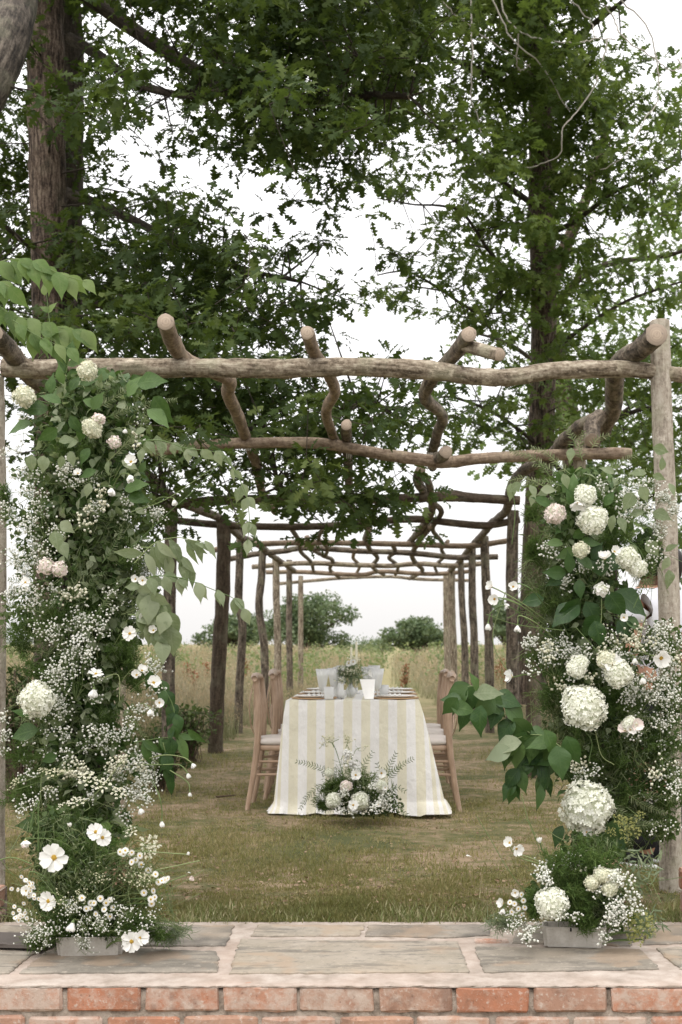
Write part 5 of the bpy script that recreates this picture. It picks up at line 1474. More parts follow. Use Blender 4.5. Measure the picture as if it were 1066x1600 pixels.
# heads
for x, y, r in ((38, 620, 17), (137, 580, 15), (144, 668, 15), (138, 572, 9), (150, 676, 9)):
    FL.head(HYDC, x, y, 5.05, r, name='cream_flower_head', squash=1.15)
FL.head(PEO, 72, 885, 5.05, 13); FL.head(PEO, 93, 889, 5.05, 12.5); FL.head(PEO, 179, 691, 5.05, 10, (.4, -1, 0)); FL.head(HYD[0], 57, 1093, 5.0, 27)
FL.head(PEO, 154, 655, 5.05, 10, (0, -.5, 1))
FL.head(UMB[2], 122, 1000, 5.05, 14, (0, -1, .6), 'lace_flower'); FL.head(UMB[1], 232, 1322, 4.95, 22, (.6, -1, .2), 'lace_flower')
for x, y, r, k, f in ((203, 990, 12, 'open', (0, -1, .1)), (150, 1053, 12, 'open', (.3, -.6, .7)), (147, 1077, 16, 'bell', (-.1, -.3, -1)), (240, 1067, 13, 'half', (.4, -.8, .5)), (235, 1108, 12, 'bell', (0, -.2, -1)), (249, 1098, 9, 'half', (.3, -1, .2)),
                      (214, 1055, 10, 'half', (-.2, -1, .3)), (222, 1048, 10, 'half', (.2, -.6, .5)), (196, 670, 8, 'bell', (0, 0, -1)), (205, 722, 12, 'half', (.2, -1, .3)), (202, 743, 14, 'bell', (.3, -.4, -1)), (175, 763, 14, 'bell', (-.1, -.3, -1)),
                      (272, 781, 11, 'bell', (.2, -.3, -1)), (223, 907, 9, 'half', (0, -1, 0)), (212, 905, 8, 'half', (0, -1, 0)), (225, 963, 10, 'half', (0, -.8, -.3)), (240, 985, 9, 'half', (0, -.9, .2)),
                      (40, 910, 9, 'open', (-.2, -1, .3)), (122, 740, 8, 'half', (0, -1, .3)), (219, 1263, 11, 'bell', (.2, -.2, -1)), (40, 1314, 12, 'bell', (0, -.2, -1))):
    FL.cosmos(x, y, 5.0 + J(.03), r, k, f, blush=(x in (40,)) and y > 1000)
FL.cosmos(300, 1193, 5.0, 9, 'bell', (.5, 0, -.8), via=[(215, 1190, 5.1), (255, 1180, 5.0), (285, 1183, 5.0)])
FL.cosmos(293, 1208, 5.0, 9, 'bell', (.3, 0, -.9), via=[(215, 1195, 5.1), (250, 1195, 5.0), (280, 1195, 5.0)])
FL.cosmos(297, 1238, 5.0, 7, 'bell', (.1, 0, -1), via=[(235, 1185, 5.1), (268, 1205, 5.0), (293, 1222, 5.0)])
FL.cosmos(253, 1283, 5.0, 10, 'bell', (0, -.1, -1), via=[(235, 1215, 5.1), (248, 1240, 5.0), (253, 1265, 5.0)])
# yarrow
for x, y, r in ((20, 1232, 12), (66, 1205, 10), (85, 1210, 17), (74, 1233, 11), (98, 1207, 9), (25, 1222, 10)):
    FL.head(UMB[0], x, y, 5.0, r, (J(.2), -.45, 1), 'yarrow_head')
for x, y, r in ((135, 1218, 18), (160, 1228, 18), (120, 1255, 16), (185, 1240, 15), (100, 1262, 12), (232, 1330, 18), (205, 1300, 14)):
    FL.head(UMB[1], x, y, 5.0, r, (J(.2), -.7, .8), 'lace_flower')
# broad leaves
for x, y, l, a in ((100, 600, 34, 110), (110, 610, 30, 60), (95, 630, 38, 150), (75, 640, 46, 175), (50, 662, 45, 190), (110, 650, 34, -60), (130, 660, 34, -100), (90, 670, 38, -140), (130, 625, 34, -20), (125, 600, 32, 20), (60, 640, 36, 120), (80, 615, 34, 90), (145, 640, 34, 60), (140, 700, 32, -120),
                   (215, 600, 50, 10), (230, 640, 46, -30), (225, 680, 30, -70), (240, 620, 55, -60), (200, 620, 44, 60),
                   (195, 765, 42, 20), (200, 775, 40, -10), (150, 735, 30, -160), (60, 1140, 48, 190), (50, 1120, 34, 150), (90, 1180, 30, 200), (175, 1290, 34, -160), (70, 1290, 45, 170), (70, 1310, 42, 120), (150, 1285, 32, -60), (95, 1275, 30, 140), (120, 1290, 34, -140), (140, 1300, 30, -100)):
    FL.leaf(x, y, 5.12 + J(.03), l, a, 'broad_leaf', BROAD if l > 40 else OVATE)
# pale heart leaves
for x, y, l, a in ((92, 690, 30, 15), (122, 690, 24, -160), (110, 705, 28, -80), (50, 710, 30, -95), (68, 712, 30, -85), (75, 715, 26, -110), (97, 712, 24, -95), (170, 720, 26, -100), (190, 720, 30, -20), (228, 692, 28, -40), (245, 680, 26, -75), (228, 670, 24, -160), (225, 700, 28, -110),
                   (140, 755, 26, -100), (100, 820, 32, -120), (85, 830, 36, -70), (90, 845, 36, -50), (95, 815, 30, -40), (100, 868, 26, -110)):
    FL.leaf(x, y, 5.05 + J(.03), l * .95, a, 'pale_leaf', BROAD if l > 29 else OVATE)
# long trailing sprays to the right
FL.branch_leaves([(215, 690), (250, 688), (290, 700), (330, 705), (360, 715)], 4.98, 7, 25, 'pale_leaf', OVATE)
FL.branch_leaves([(352, 712), (372, 745), (385, 775), (390, 815), (386, 850)], 4.98, 5, 26, 'pale_leaf', OVATE)
FL.branch_leaves([(210, 880), (240, 850), (275, 840), (305, 845), (330, 850)], 4.98, 6, 44, 'pale_leaf', LANCE, spread=60)
FL.branch_leaves([(220, 855), (255, 858), (285, 870), (300, 890)], 5.02, 4, 42, 'pale_leaf', LANCE)
FL.branch_leaves([(205, 930), (225, 905), (255, 900), (290, 905), (330, 920), (365, 935), (385, 955)], 4.98, 8, 30, 'pale_leaf', OVATE)
FL.branch_leaves([(215, 925), (235, 930), (255, 950), (268, 980)], 5.0, 5, 44, 'pale_leaf', BROAD)
FL.branch_leaves([(200, 960), (225, 965), (245, 985), (255, 1005)], 5.0, 4, 38, 'pale_leaf', BROAD)
FL.branch_leaves([(225, 1040), (245, 1060), (262, 1085), (272, 1110), (270, 1140), (262, 1170), (264, 1205)], 5.02, 9, 34, 'glossy_leaf', OVATE)
FL.branch_leaves([(210, 1160), (240, 1155), (275, 1150), (300, 1140)], 5.05, 4, 40, 'broad_leaf', LANCE)
FL.branch_leaves([(255, 1160), (262, 1190), (268, 1215)], 5.03, 3, 34, 'glossy_leaf', LANCE)
# bare arching stems
for pts in ([(205, 800), (260, 780), (320, 740), (350, 720)], [(200, 860), (265, 800), (310, 760), (352, 715)], [(190, 1000), (225, 990), (245, 1000)], [(100, 1270), (150, 1240), (190, 1190)], [(160, 1060), (185, 1055), (187, 1095)], [(30, 1280), (60, 1260), (65, 1210)]):
    FL.stems.tubes(smooth_path([tuple(W(x, y, 5.0)) for x, y in pts], 6), .0016, 4)
FL.done()
# spray of cherry-like leaves over the top left corner of the beam
sp_b = tuple(W(20, 560, 5.7))
FS = Floral('leafy_spray', 'spray of light green drooping leaves tied above the top left end of the front beam', 'foliage', sp_b, lambda z: (W(40, 560, 5.6).x, 5.6))
FS.branch_leaves([(-10, 412), (20, 405), (55, 410), (95, 428), (135, 440)], 5.5, 8, 42, 'cherry_leaf', OVATE, spread=40)
FS.branch_leaves([(-10, 470), (15, 490), (50, 500), (95, 512), (135, 518)], 5.5, 8, 42, 'cherry_leaf', OVATE, spread=40)
FS.branch_leaves([(20, 500), (50, 520), (80, 535), (110, 545)], 5.4, 5, 38, 'cherry_leaf', OVATE)
FS.branch_leaves([(60, 560), (80, 535), (76, 490), (72, 450)], 5.45, 4, 24, 'cherry_leaf', OVATE, droop=False)
FS.branch_leaves([(-20, 430), (0, 440), (20, 450)], 5.45, 3, 40, 'cherry_leaf', OVATE)
FS.branch_leaves([(100, 600), (105, 575), (110, 555)], 5.5, 3, 30, 'broad_leaf', OVATE, droop=False)
FS.stems.tubes(smooth_path([tuple(W(x, y, 5.5)) for x, y in ((76, 560), (60, 530), (20, 500), (-10, 470), (-20, 430), (-10, 412))], 5), .004, 5)
FS.done()

# ================================================================ left trough arrangement
trough(143, 1482, 4.5, .225, .10, .062, 4, 'pale stone coloured trough at the foot of the left flowers')
lx = W(143, 1400, 4.5).x
TL = Floral('trough_flowers', 'low white cosmos and daisies with dill overflowing the left trough', 'flower arrangement', (lx, 4.5, PZ + .05), lambda z: (lx, 4.52), 'flowers in the troughs')
for x, y, rx, ry, n in ((140, 1400, 95, 50, 1500), (120, 1340, 70, 45, 900), (150, 1440, 80, 25, 700), (95, 1300, 60, 40, 500)):
    TL.fill(x, y, 4.62, rx, ry, n, 'small_leaf', (.014, .032), depth=.11)
    TL.fill(x, y, 4.56, rx, ry, n // 3, 'fern', (.03, .06), BLADE, .12, key='grassy_foliage')
for x, y, rx, ry, n in ((90, 1445, 50, 28, 1300), (210, 1430, 45, 40, 700), (150, 1380, 60, 45, 600), (115, 1330, 60, 40, 500), (180, 1350, 50, 40, 400), (80, 1390, 40, 40, 350), (240, 1450, 35, 26, 500), (60, 1470, 30, 16, 500), (160, 1300, 60, 35, 400), (150, 1450, 90, 22, 700)):
    TL.puff(x, y, 4.45, rx, ry, n, ln=.03)
for i in range(150):
    x0, y0 = 140 + J(35), 1450 + J(12); a = random.uniform(-75, 75); l = random.uniform(50, 150); x1, y1 = x0 + math.sin(R(a)) * l, y0 - math.cos(R(a)) * l * .95
    TL.stems.tubes(smooth_path([tuple(W(x0, y0, 4.55)), tuple(W((x0 + x1) / 2 + J(6), (y0 + y1) / 2 - 6, 4.5 + J(.05))), tuple(W(x1 + J(8), y1, 4.46 + J(.06)))], 4), .0011, 3)
TL.fill(150, 1370, 4.5, 80, 50, 500, 'sage', (.012, .028), NARROW, .1, key='silver_foliage'); TL.fill(110, 1350, 4.5, 60, 50, 260, 'fern', (.02, .045), NARROW, .1, key='light_foliage')
TL.fill(215, 1360, 4.45, 40, 50, 300, 'fern', (.012, .03), NARROW, .08, key='light_foliage'); TL.gyps(150, 1365, 4.42, 70, 40, 220, 'yarrow', .0028, .08, 'buff_florets'); TL.gyps(225, 1385, 4.4, 30, 30, 160, 'yarrow', .0035, .06, 'buff_florets')
TL.puff(275, 1460, 4.5, 40, 18, 500, mat='sage', ln=.035); TL.fill(225, 1390, 4.5, 40, 40, 300, 'yellow_green', (.008, .018), key='buff_seed_heads', depth=.06)
TL.fill(195, 1365, 4.45, 35, 26, 200, 'dry_leaf', (.006, .014), key='brown_seed_heads', depth=.05)
for x, y, rx, ry, n in ((165, 1440, 55, 22, 300), (70, 1450, 30, 22, 260), (120, 1415, 40, 15, 110), (200, 1430, 30, 20, 70), (120, 1478, 26, 14, 90), (240, 1425, 18, 20, 40)):
    TL.gyps(x, y, 4.36, rx, ry, n, 'gyps', .0033, .05)
for x, y, r, k, f in ((85, 1340, 23, 'open', (-.1, -1, .25)), (150, 1300, 15, 'open', (-.4, -.8, .4)), (160, 1309, 15, 'open', (.5, -1, .2)), (76, 1408, 17, 'open', (-.3, -1, .3)), (114, 1441, 17, 'bell', (-.3, -.4, -.8)), (206, 1471, 17, 'open', (-.2, -1, .1)), (218, 1466, 15, 'half', (.7, -.8, .3)),
                      (41, 1392, 9, 'half', (-.3, -1, .2)), (110, 1292, 8, 'bell', (.1, -.2, .9)), (40, 1313, 11, 'half', (0, -.3, -1))):
    TL.cosmos(x, y, 4.34 + J(.02), r, k, f)
for c in ((46, 1393), (33, 1425), (28, 1432), (40, 1380), (52, 1400)):
    for i in range(9): TL.head(DAI, c[0] + J(7), c[1] + J(7), 4.36 + J(.01), 3.6, (J(.3), -1, J(.3)), 'phlox_floret', stem=False)
dsy = [(128, 1403), (142, 1411), (147, 1411), (135, 1420), (141, 1419), (157, 1404), (163, 1421), (166, 1411), (172, 1406), (177, 1418), (188, 1331), (193, 1334), (196, 1329), (203, 1335), (206, 1332), (212, 1344), (219, 1337), (221, 1351), (206, 1347), (232, 1360), (243, 1366), (248, 1378), (237, 1412), (236, 1405), (242, 1402), (253, 1376), (257, 1375), (262, 1373), (150, 1428), (172, 1432), (225, 1395), (240, 1392)]
for x, y in dsy:
    TL.head(DAI, x, y, 4.38 + J(.02), 4.6 + random.random() * 1.2, (J(.3), -1, .25 + J(.3)), 'daisy', stem=True)
for pts in ([(170, 1400), (230, 1365), (280, 1352), (312, 1345)], [(190, 1420), (240, 1395), (265, 1378), (292, 1367)], [(150, 1340), (200, 1330), (292, 1335)], [(100, 1440), (80, 1380), (50, 1362), (45, 1375)], [(190, 1445), (215, 1440), (210, 1460)], [(180, 1440), (195, 1455), (203, 1468)], [(60, 1330), (60, 1280), (58, 1250), (46, 1300)], [(50, 1350), (20, 1340), (-5, 1345)]):
    TL.stems.tubes(smooth_path([tuple(W(x, y, 4.45)) for x, y in pts], 6), .002, 4)
TL.cosmos(296, 1375, 4.45, 8, 'bell', (.6, -.2, .5), blush=True, stem=None); TL.cosmos(292, 1335, 4.45, 6, 'bell', (.8, -.2, .3), stem=None)
for i in range(40):
    x = 215 + random.random() * 90; y = 1440 + random.random() * 25; TL.stems.tubes(smooth_path([tuple(W(225, 1440, 4.5)), tuple(W((x + 225) / 2, 1440 + J(6), 4.5 + J(.05))), tuple(W(x, y, 4.5 + J(.06)))], 4), .0007, 3)
TL.done()
# dark slate slab beside the trough
s_ = link('slate_slab', rough_box(.34, .17, .018, 5, .004, .0012, 6)); MAT['slate'] = plain('slate', (.085, .07, .06), .7); s_.data.materials.append(MAT['slate'])
q = W(18, 1476, 4.62); s_.location = (q.x - .02, 4.62, PZ + .019); s_.rotation_euler.z = R(-12)
tag(s_, 'dark brown slate slab lying on the paving left of the left trough', 'slab')

# ================================================================ RIGHT floral column
Rx = W(930, 1000, 5.5).x
FRC = Floral('floral_column', 'tall right floral column with big round hydrangeas and dark glossy leaves', 'flower arrangement', (Rx, 5.5, .05),
             lambda z: (Rx + .03 * math.sin(z * 3), 5.52), 'floral columns at the pergola entrance')
for i in range(7):
    a = i * .9; P = smooth_path([(Rx + .10 * math.cos(a), 5.5 + .08 * math.sin(a), .02), (Rx + .07 * math.cos(a + .4), 5.5 + .07 * math.sin(a), .7), (Rx + .09 * math.cos(a + .7), 5.52, 1.3), (Rx + .08 * math.cos(a), 5.55, 1.78)], 6)
    FRC.L('support_branches', ['branch']).tubes(P, .012, 6)
env_R = [(770, 915, 72), (820, 915, 82), (870, 915, 82), (920, 905, 78), (970, 905, 78), (1030, 925, 100), (1080, 935, 105), (1130, 935, 105), (1190, 945, 95), (1250, 950, 88), (1300, 950, 60)]
for y, x, w in env_R:
    FRC.fill(x, y, 5.3, w * .9, 42, 34, 'pale_leaf', (.035, .06), OVATE, .09, key='sage_foliage')
    FRC.fill(x + J(12), y, 5.36, w * .8, 42, 45, 'broad_leaf', (.035, .065), OVATE, .08, key='mid_foliage')
    FRC.fill(x + J(12), y, 5.34, w * .9, 42, 240, 'small_leaf_mid', (.022, .042), OVATE, .10, key='mid_foliage_small')
    n_ = 850 if y < 1250 else 350
    FRC.fill(x, y, 5.62, w * .75, 40, n_, 'small_leaf', (.02, .045), depth=.13)
    FRC.fill(x + J(15), y, 5.55, w * .5, 36, 130, 'glossy_leaf', (.035, .06), OVATE, .1, key='dark_foliage')
    FRC.fill(x + J(10), y, 5.5, w * .9, 42, 170, 'fern', (.02, .04), NARROW, .14, key='light_foliage')
for x, y, rx, ry, n in ((840, 850, 26, 45, 1100), (835, 800, 20, 25, 500), (860, 930, 40, 45, 700), (970, 830, 45, 40, 700), (960, 780, 40, 30, 500), (850, 1020, 50, 30, 600), (870, 1080, 50, 40, 600), (975, 1090, 45, 35, 900), (1010, 1150, 50, 50, 1000), (960, 1180, 50, 50, 900), (1010, 1220, 50, 50, 900), (980, 1250, 40, 40, 500), (1000, 880, 30, 30, 400), (1040, 1230, 25, 50, 400), (900, 1160, 50, 40, 700)):
    FRC.puff(x, y, 5.22, rx, ry, n, ln=.04)
for x, y, rx, ry in ((860, 950, 40, 50), (840, 900, 25, 50), (960, 1200, 50, 50), (1000, 1270, 40, 30), (900, 1130, 50, 40), (1030, 1180, 40, 50), (860, 1100, 40, 30)):
    FRC.fill(x, y, 5.28, rx, ry, 260, 'fern', (.04, .08), BLADE, .08, key='grassy_foliage')
FRC.fill(1000, 1160, 5.2, 60, 50, 500, 'sage', (.01, .022), NARROW, .08, key='silver_foliage'); FRC.fill(1010, 1210, 5.2, 40, 50, 120, 'dry_leaf', (.006, .016), key='brown_seed_heads', depth=.06)
for pts in ([(850, 760), (830, 750), (810, 748), (795, 752)], [(860, 745), (840, 720), (820, 710), (800, 705)], [(870, 740), (850, 728), (835, 725)], [(900, 700), (895, 685), (885, 665)], [(925, 700), (935, 685), (950, 680)], [(950, 740), (965, 725), (985, 715), (1000, 705)], [(960, 760), (985, 745), (1010, 735)], [(890, 740), (870, 722), (850, 705), (832, 700)], [(880, 760), (850, 752), (825, 755)], [(910, 720), (905, 700), (912, 675)],
            [(960, 1260), (990, 1280), (1020, 1290)], [(980, 1240), (1010, 1260), (1040, 1270)], [(960, 1250), (975, 1290), (985, 1320)], [(990, 1290), (1010, 1290), (1035, 1285)], [(1000, 1240), (1030, 1245), (1060, 1250)], [(1020, 900), (1000, 920), (990, 950)], [(1010, 930), (1018, 910), (1022, 880)], [(975, 1110), (1000, 1120), (1030, 1125)], [(900, 860), (870, 850), (850, 830)]):
    FRC.spray(pts, 5.15, 'fern', .028, .010)
for x, y, rx, ry, n in ((1005, 790, 45, 35, 380), (1045, 780, 25, 30, 170), (985, 760, 30, 20, 120), (930, 890, 38, 30, 230), (865, 880, 25, 35, 150), (870, 1030, 50, 38, 420), (830, 1010, 25, 25, 120), (905, 1030, 30, 30, 160), (1000, 1010, 50, 30, 260), (1040, 1000, 30, 40, 260), (1020, 1060, 45, 35, 420), (1000, 1100, 35, 30, 260), (1045, 1110, 25, 40, 180), (960, 1060, 30, 20, 100), (1010, 1140, 50, 25, 100), (905, 1200, 35, 14, 90), (950, 760, 25, 20, 60), (1030, 830, 25, 25, 110), (1055, 1150, 16, 40, 90)):
    FRC.gyps(x, y, 5.14, rx, ry, n)
for x, y, rx, ry, n in ((900, 1195, 30, 14, 70), (935, 1005, 18, 18, 50), (845, 1030, 20, 30, 60), (1020, 1040, 30, 20, 60), (880, 1075, 14, 10, 30), (915, 1060, 18, 6, 26), (1030, 1190, 30, 20, 40), (1010, 1000, 40, 20, 70)):
    FRC.gyps(x, y, 5.08, rx, ry, n, 'cream_petal', .0062, .05, 'waxflower')
for x, y, rx, ry, n in ((1040, 1010, 40, 40, 700), (1050, 1090, 30, 50, 600), (1035, 1160, 40, 50, 900), (1045, 1230, 35, 40, 700), (1030, 1290, 35, 25, 350)):
    FRC.puff(x, y, 5.2, rx, ry, n, ln=.04); FRC.fill(x, y, 5.3, rx, ry, 260, 'small_leaf_mid', (.015, .035), OVATE, .08, key='mid_foliage_small'); FRC.gyps(x, y, 5.12, rx, ry, int(n / 7))
FRC.gyps(1000, 990, 5.1, 60, 16, 120, 'yarrow', .006, .05, 'waxflower')
for me, x, y, r, q in ((HYDB, 868, 803, 16, 1), (HYD[0], 926, 812, 23, .9), (HYD[1], 915, 773, 17, .7), (HYDC, 908, 859, 13, 1.1), (HYD[1], 982, 873, 18, 1), (HYD[0], 996, 888, 15, 1), (HYD[0], 912, 1105, 35, .85), (HYD[1], 917, 1262, 40, 1.08), (HYD[1], 967, 1052, 22, .9), (HYDC, 947, 1030, 15, .8), (HYD[1], 905, 1038, 15, .7), (HYD[0], 985, 1132, 13, .9), (HYD[0], 900, 1045, 15, .8)):
    FRC.head(me, x, y, 5.02, r, squash=q)
FRC.fill(1008, 862, 5.35, 26, 36, 420, 'small_leaf', (.02, .042), OVATE, .08, key='small_foliage'); FRC.puff(1012, 855, 5.25, 24, 36, 500, ln=.035); FRC.gyps(1010, 850, 5.15, 20, 26, 70)
FRC.head(ROS, 940, 921, 5.02, 12, (0, -.4, 1), 'white_rose')
for x, y, r, k, f in ((904, 785, 15, 'half', (-.2, -.5, -1)), (957, 1038, 19, 'open', (0, -1, .15)), (1004, 1058, 12, 'bell', (0, -.2, -1)), (992, 1028, 10, 'bell', (0, -.1, -1)), (1033, 1028, 17, 'half', (0, -.9, -.3)), (977, 1141, 13, 'half', (-.4, -.6, .6)), (993, 1133, 13, 'half', (.3, -1, .2)), (945, 873, 13, 'half', (-.1, -.5, .8)), (960, 862, 10, 'half', (.3, -.8, .3)), (917, 1300, 9, 'open', (0, -1, -.2)), (774, 1120, 11, 'half', (-.3, -1, 0)), (975, 965, 8, 'half', (0, -1, 0)), (800, 1057, 13, 'half', (-.9, -.5, .3)), (985, 1140, 10, 'half', (.1, -1, .3))):
    FRC.cosmos(x, y, 5.0 + J(.02), r, k, f, blush=(y in (1141, 1133)))
FRC.cosmos(768, 917, 5.0, 10, 'half', (-.6, -.5, .2), via=[(860, 975, 5.2), (820, 945, 5.0), (785, 925, 5.0)]); FRC.cosmos(802, 917, 5.0, 10, 'half', (0, -1, .3), via=[(860, 960, 5.2), (835, 925, 5.0), (812, 912, 5.0)])
FRC.cosmos(773, 936, 5.0, 11, 'half', (-.4, -.8, -.3), via=[(860, 985, 5.2), (820, 950, 5.0), (785, 935, 5.0)]); FRC.cosmos(788, 944, 5.0, 10, 'bell', (.6, -.5, -.4), via=[(860, 985, 5.2), (820, 950, 5.0), (790, 935, 5.0)])
FRC.cosmos(763, 974, 5.0, 12, 'bell', (0, -.1, -1), via=[(870, 1010, 5.2), (800, 950, 5.0), (770, 955, 5.0)]); FRC.cosmos(809, 977, 5.0, 12, 'bell', (0, -.1, -1), via=[(880, 1010, 5.2), (840, 975, 5.0), (812, 962, 5.0)])
for pts in ([(760, 960), (808, 976), (880, 985)], [(790, 925), (770, 1000), (800, 1060)], [(800, 760), (805, 800), (800, 850)], [(940, 935), (940, 960), (938, 990)], [(900, 980), (935, 1020), (950, 1040)], [(930, 1140), (940, 1180), (960, 1195)], [(912, 1140), (925, 1160), (920, 1190)], [(1010, 960), (1000, 1010), (1030, 1030)], [(975, 840), (1000, 860), (1010, 900), (990, 950)]):
    FRC.stems.tubes(smooth_path([tuple(W(x, y, 5.05)) for x, y in pts], 6), .0016, 4)
for i in range(26):
    x0, y0 = 870 + J(12), 960 + J(40); x1, y1 = x0 - random.uniform(20, 75), y0 - random.uniform(-30, 60)
    FRC.stems.tubes(smooth_path([tuple(W(x0, y0, 5.3)), tuple(W((x0 + x1) / 2, min(y0, y1) - random.uniform(5, 25), 5.2)), tuple(W(x1, y1, 5.15))], 5), .0011, 3)
for x, y, l, a in ((885, 895, 40, 180), (890, 895, 36, 90), (880, 900, 34, -150), (925, 875, 34, 60), (940, 900, 46, 100), (945, 895, 46, 60), (925, 890, 40, 130), (905, 945, 58, -150), (905, 935, 56, -125), (960, 925, 66, -28), (950, 925, 50, -60), (965, 970, 44, -50), (975, 965, 40, -30), (915, 940, 44, -60), (935, 960, 46, -120), (930, 970, 44, -80), (905, 905, 34, -90), (850, 935, 40, 190), (880, 850, 32, 170), (895, 840, 30, 30),
                   (900, 860, 36, 200), (905, 850, 40, 10), (860, 790, 34, 150), (900, 790, 34, 120), (895, 770, 34, 90), (880, 770, 30, 60), (945, 790, 28, 60), (880, 1290, 40, -120), (950, 1290, 55, -60), (960, 1280, 50, -100), (940, 1300, 44, -90)):
    FRC.leaf(x, y, 5.1 + J(.03), l, a, 'glossy_leaf' if y > 860 else 'broad_leaf', BROAD if l > 42 else OVATE)
for x, y, l, a in ((798, 755, 30, -85), (815, 755, 28, -150), (828, 758, 26, -60), (835, 772, 22, -110), (845, 765, 28, 0), (960, 805, 30, -110), (966, 808, 30, -60), (985, 850, 34, -80), (1010, 845, 34, -50), (1020, 800, 34, -20), (985, 805, 28, 20), (880, 740, 28, -70), (893, 700, 26, -100), (1010, 740, 30, 170), (1020, 742, 24, -20), (1020, 700, 30, -10), (1033, 735, 26, 80), (1045, 755, 26, -60), (990, 770, 36, -120), (1045, 870, 28, -110), (1045, 890, 32, -85), (1040, 862, 26, 40), (960, 740, 28, 150), (1000, 760, 30, -60)):
    FRC.leaf(x, y, 5.06 + J(.03), l * .95, a, 'pale_leaf', BROAD if l > 29 else OVATE)
# big glossy branch reaching left over the lawn
FRC.branch_leaves([(900, 1180), (850, 1160), (810, 1130), (780, 1095), (755, 1078), (735, 1072), (722, 1078)], 4.95, 10, 48, 'glossy_leaf', BROAD, r=.004, spread=65)
FRC.branch_leaves([(880, 1170), (850, 1150), (820, 1150), (795, 1160)], 4.92, 6, 46, 'broad_leaf', OVATE, r=.003)
FRC.branch_leaves([(880, 1185), (850, 1180), (820, 1190), (805, 1215), (800, 1235)], 4.96, 6, 42, 'glossy_leaf', OVATE, r=.003)
FRC.branch_leaves([(830, 1130), (835, 1160), (850, 1200), (845, 1230)], 4.96, 5, 44, 'glossy_leaf', LANCE, r=.003)
for x, y, l, a, m_ in ((705, 1105, 40, -5, 'broad_leaf'), (722, 1095, 36, 170, 'glossy_leaf'), (740, 1085, 48, 10, 'pale_leaf'), (728, 1100, 44, -95, 'glossy_leaf'), (752, 1102, 50, -100, 'glossy_leaf'), (715, 1090, 38, -130, 'glossy_leaf'), (815, 1160, 52, -172, 'pale_leaf'), (800, 1172, 46, -165, 'sage'), (870, 1165, 56, -80, 'glossy_leaf'), (850, 1140, 50, -60, 'broad_leaf'), (885, 1150, 50, -70, 'glossy_leaf'), (745, 1080, 34, 100, 'broad_leaf')):
    FRC.leaf(x, y, 4.88 + J(.03), l, a, m_, BROAD)
for x, y, r in ((980, 1290, 18), (965, 1283, 14), (990, 1300, 15), (975, 1305, 14), (1000, 1275, 10), (955, 1300, 10)):
    FRC.head(UMB[3], x, y, 4.98, r, (J(.4), -.7, .6), 'ladys_mantle')
FRC.done()

# ================================================================ right trough
trough(897, 1464, 4.62, .218, .10, .068, -6, 'pale stone coloured trough at the foot of the right flowers')
rx_ = W(897, 1400, 4.62).x
TR = Floral('trough_flowers', 'low white hydrangea, dill and yellow green lady\'s mantle in the right trough', 'flower arrangement', (rx_, 4.62, PZ + .05), lambda z: (rx_, 4.64), 'flowers in the troughs')
for x, y, rx, ry, n in ((900, 1395, 75, 40, 1300), (920, 1340, 55, 40, 700), (930, 1430, 70, 22, 600)):
    TR.fill(x, y, 4.74, rx, ry, n, 'small_leaf', (.014, .032), depth=.10); TR.fill(x, y, 4.68, rx, ry, n // 4, 'fern', (.03, .06), BLADE, .1, key='grassy_foliage')
for x, y, rx, ry, n in ((910, 1430, 30, 30, 1900), (835, 1410, 26, 36, 900), (900, 1380, 45, 40, 1400), (935, 1350, 45, 35, 1000), (870, 1350, 35, 30, 500), (975, 1430, 25, 20, 500), (905, 1330, 40, 30, 500)):
    TR.puff(x, y, 4.55, rx, ry, n, ln=.03)
TR.puff(790, 1440, 4.6, 40, 18, 400, mat='sage', ln=.04); TR.fill(1010, 1440, 4.75, 30, 22, 120, 'sage', (.03, .05), NARROW, .06, key='silver_foliage'); TR.fill(1000, 1360, 4.8, 35, 40, 120, 'sage', (.03, .05), NARROW, .06, key='silver_foliage')
TR.head(HYD[0], 862, 1412, 4.48, 25, squash=1.0); TR.head(HYD[1], 955, 1372, 4.52, 15); TR.head(HYDC, 940, 1368, 4.5, 13); TR.head(HYDC, 925, 1380, 4.5, 12); TR.head(HYDC, 952, 1388, 4.5, 13)
TR.gyps(955, 1410, 4.48, 28, 24, 300, 'gyps', .0046, .05); TR.gyps(965, 1365, 4.5, 28, 20, 130, 'gyps', .005, .05); TR.gyps(850, 1365, 4.55, 26, 24, 140); TR.gyps(960, 1450, 4.46, 20, 20, 120, 'gyps', .0045, .04); TR.gyps(820, 1450, 4.5, 28, 16, 130); TR.gyps(800, 1440, 4.5, 30, 18, 120, 'cream_petal', .003); TR.gyps(875, 1432, 4.45, 24, 10, 60, 'gyps', .0042, .03); TR.gyps(990, 1400, 4.5, 8, 30, 60, 'gyps', .0048, .03); TR.gyps(905, 1350, 4.6, 50, 20, 120); TR.gyps(910, 1350, 4.6, 30, 14, 40, 'cream_petal', .006, .05, 'waxflower')
TR.fill(955, 1370, 4.55, 40, 30, 120, 'dry_leaf', (.006, .014), key='brown_seed_heads', depth=.05)
for x, y, r, k, f in ((797, 1317, 11, 'half', (-.7, -.7, .2)), (807, 1326, 12, 'half', (.3, -1, -.3)), (844, 1317, 10, 'bell', (-.3, -.4, .8)), (786, 1412, 10, 'half', (-.8, -.6, .2)), (787, 1420, 10, 'bell', (-.4, -.3, -.8)), (805, 1395, 8, 'half', (0, -1, .2))):
    TR.cosmos(x, y, 4.55, r, k, f, stem=None, via=[(885, 1440, 4.6), ((x + 885) // 2 + 15, (y + 1400) // 2, 4.58), (x + 6, y + 14, 4.56)])
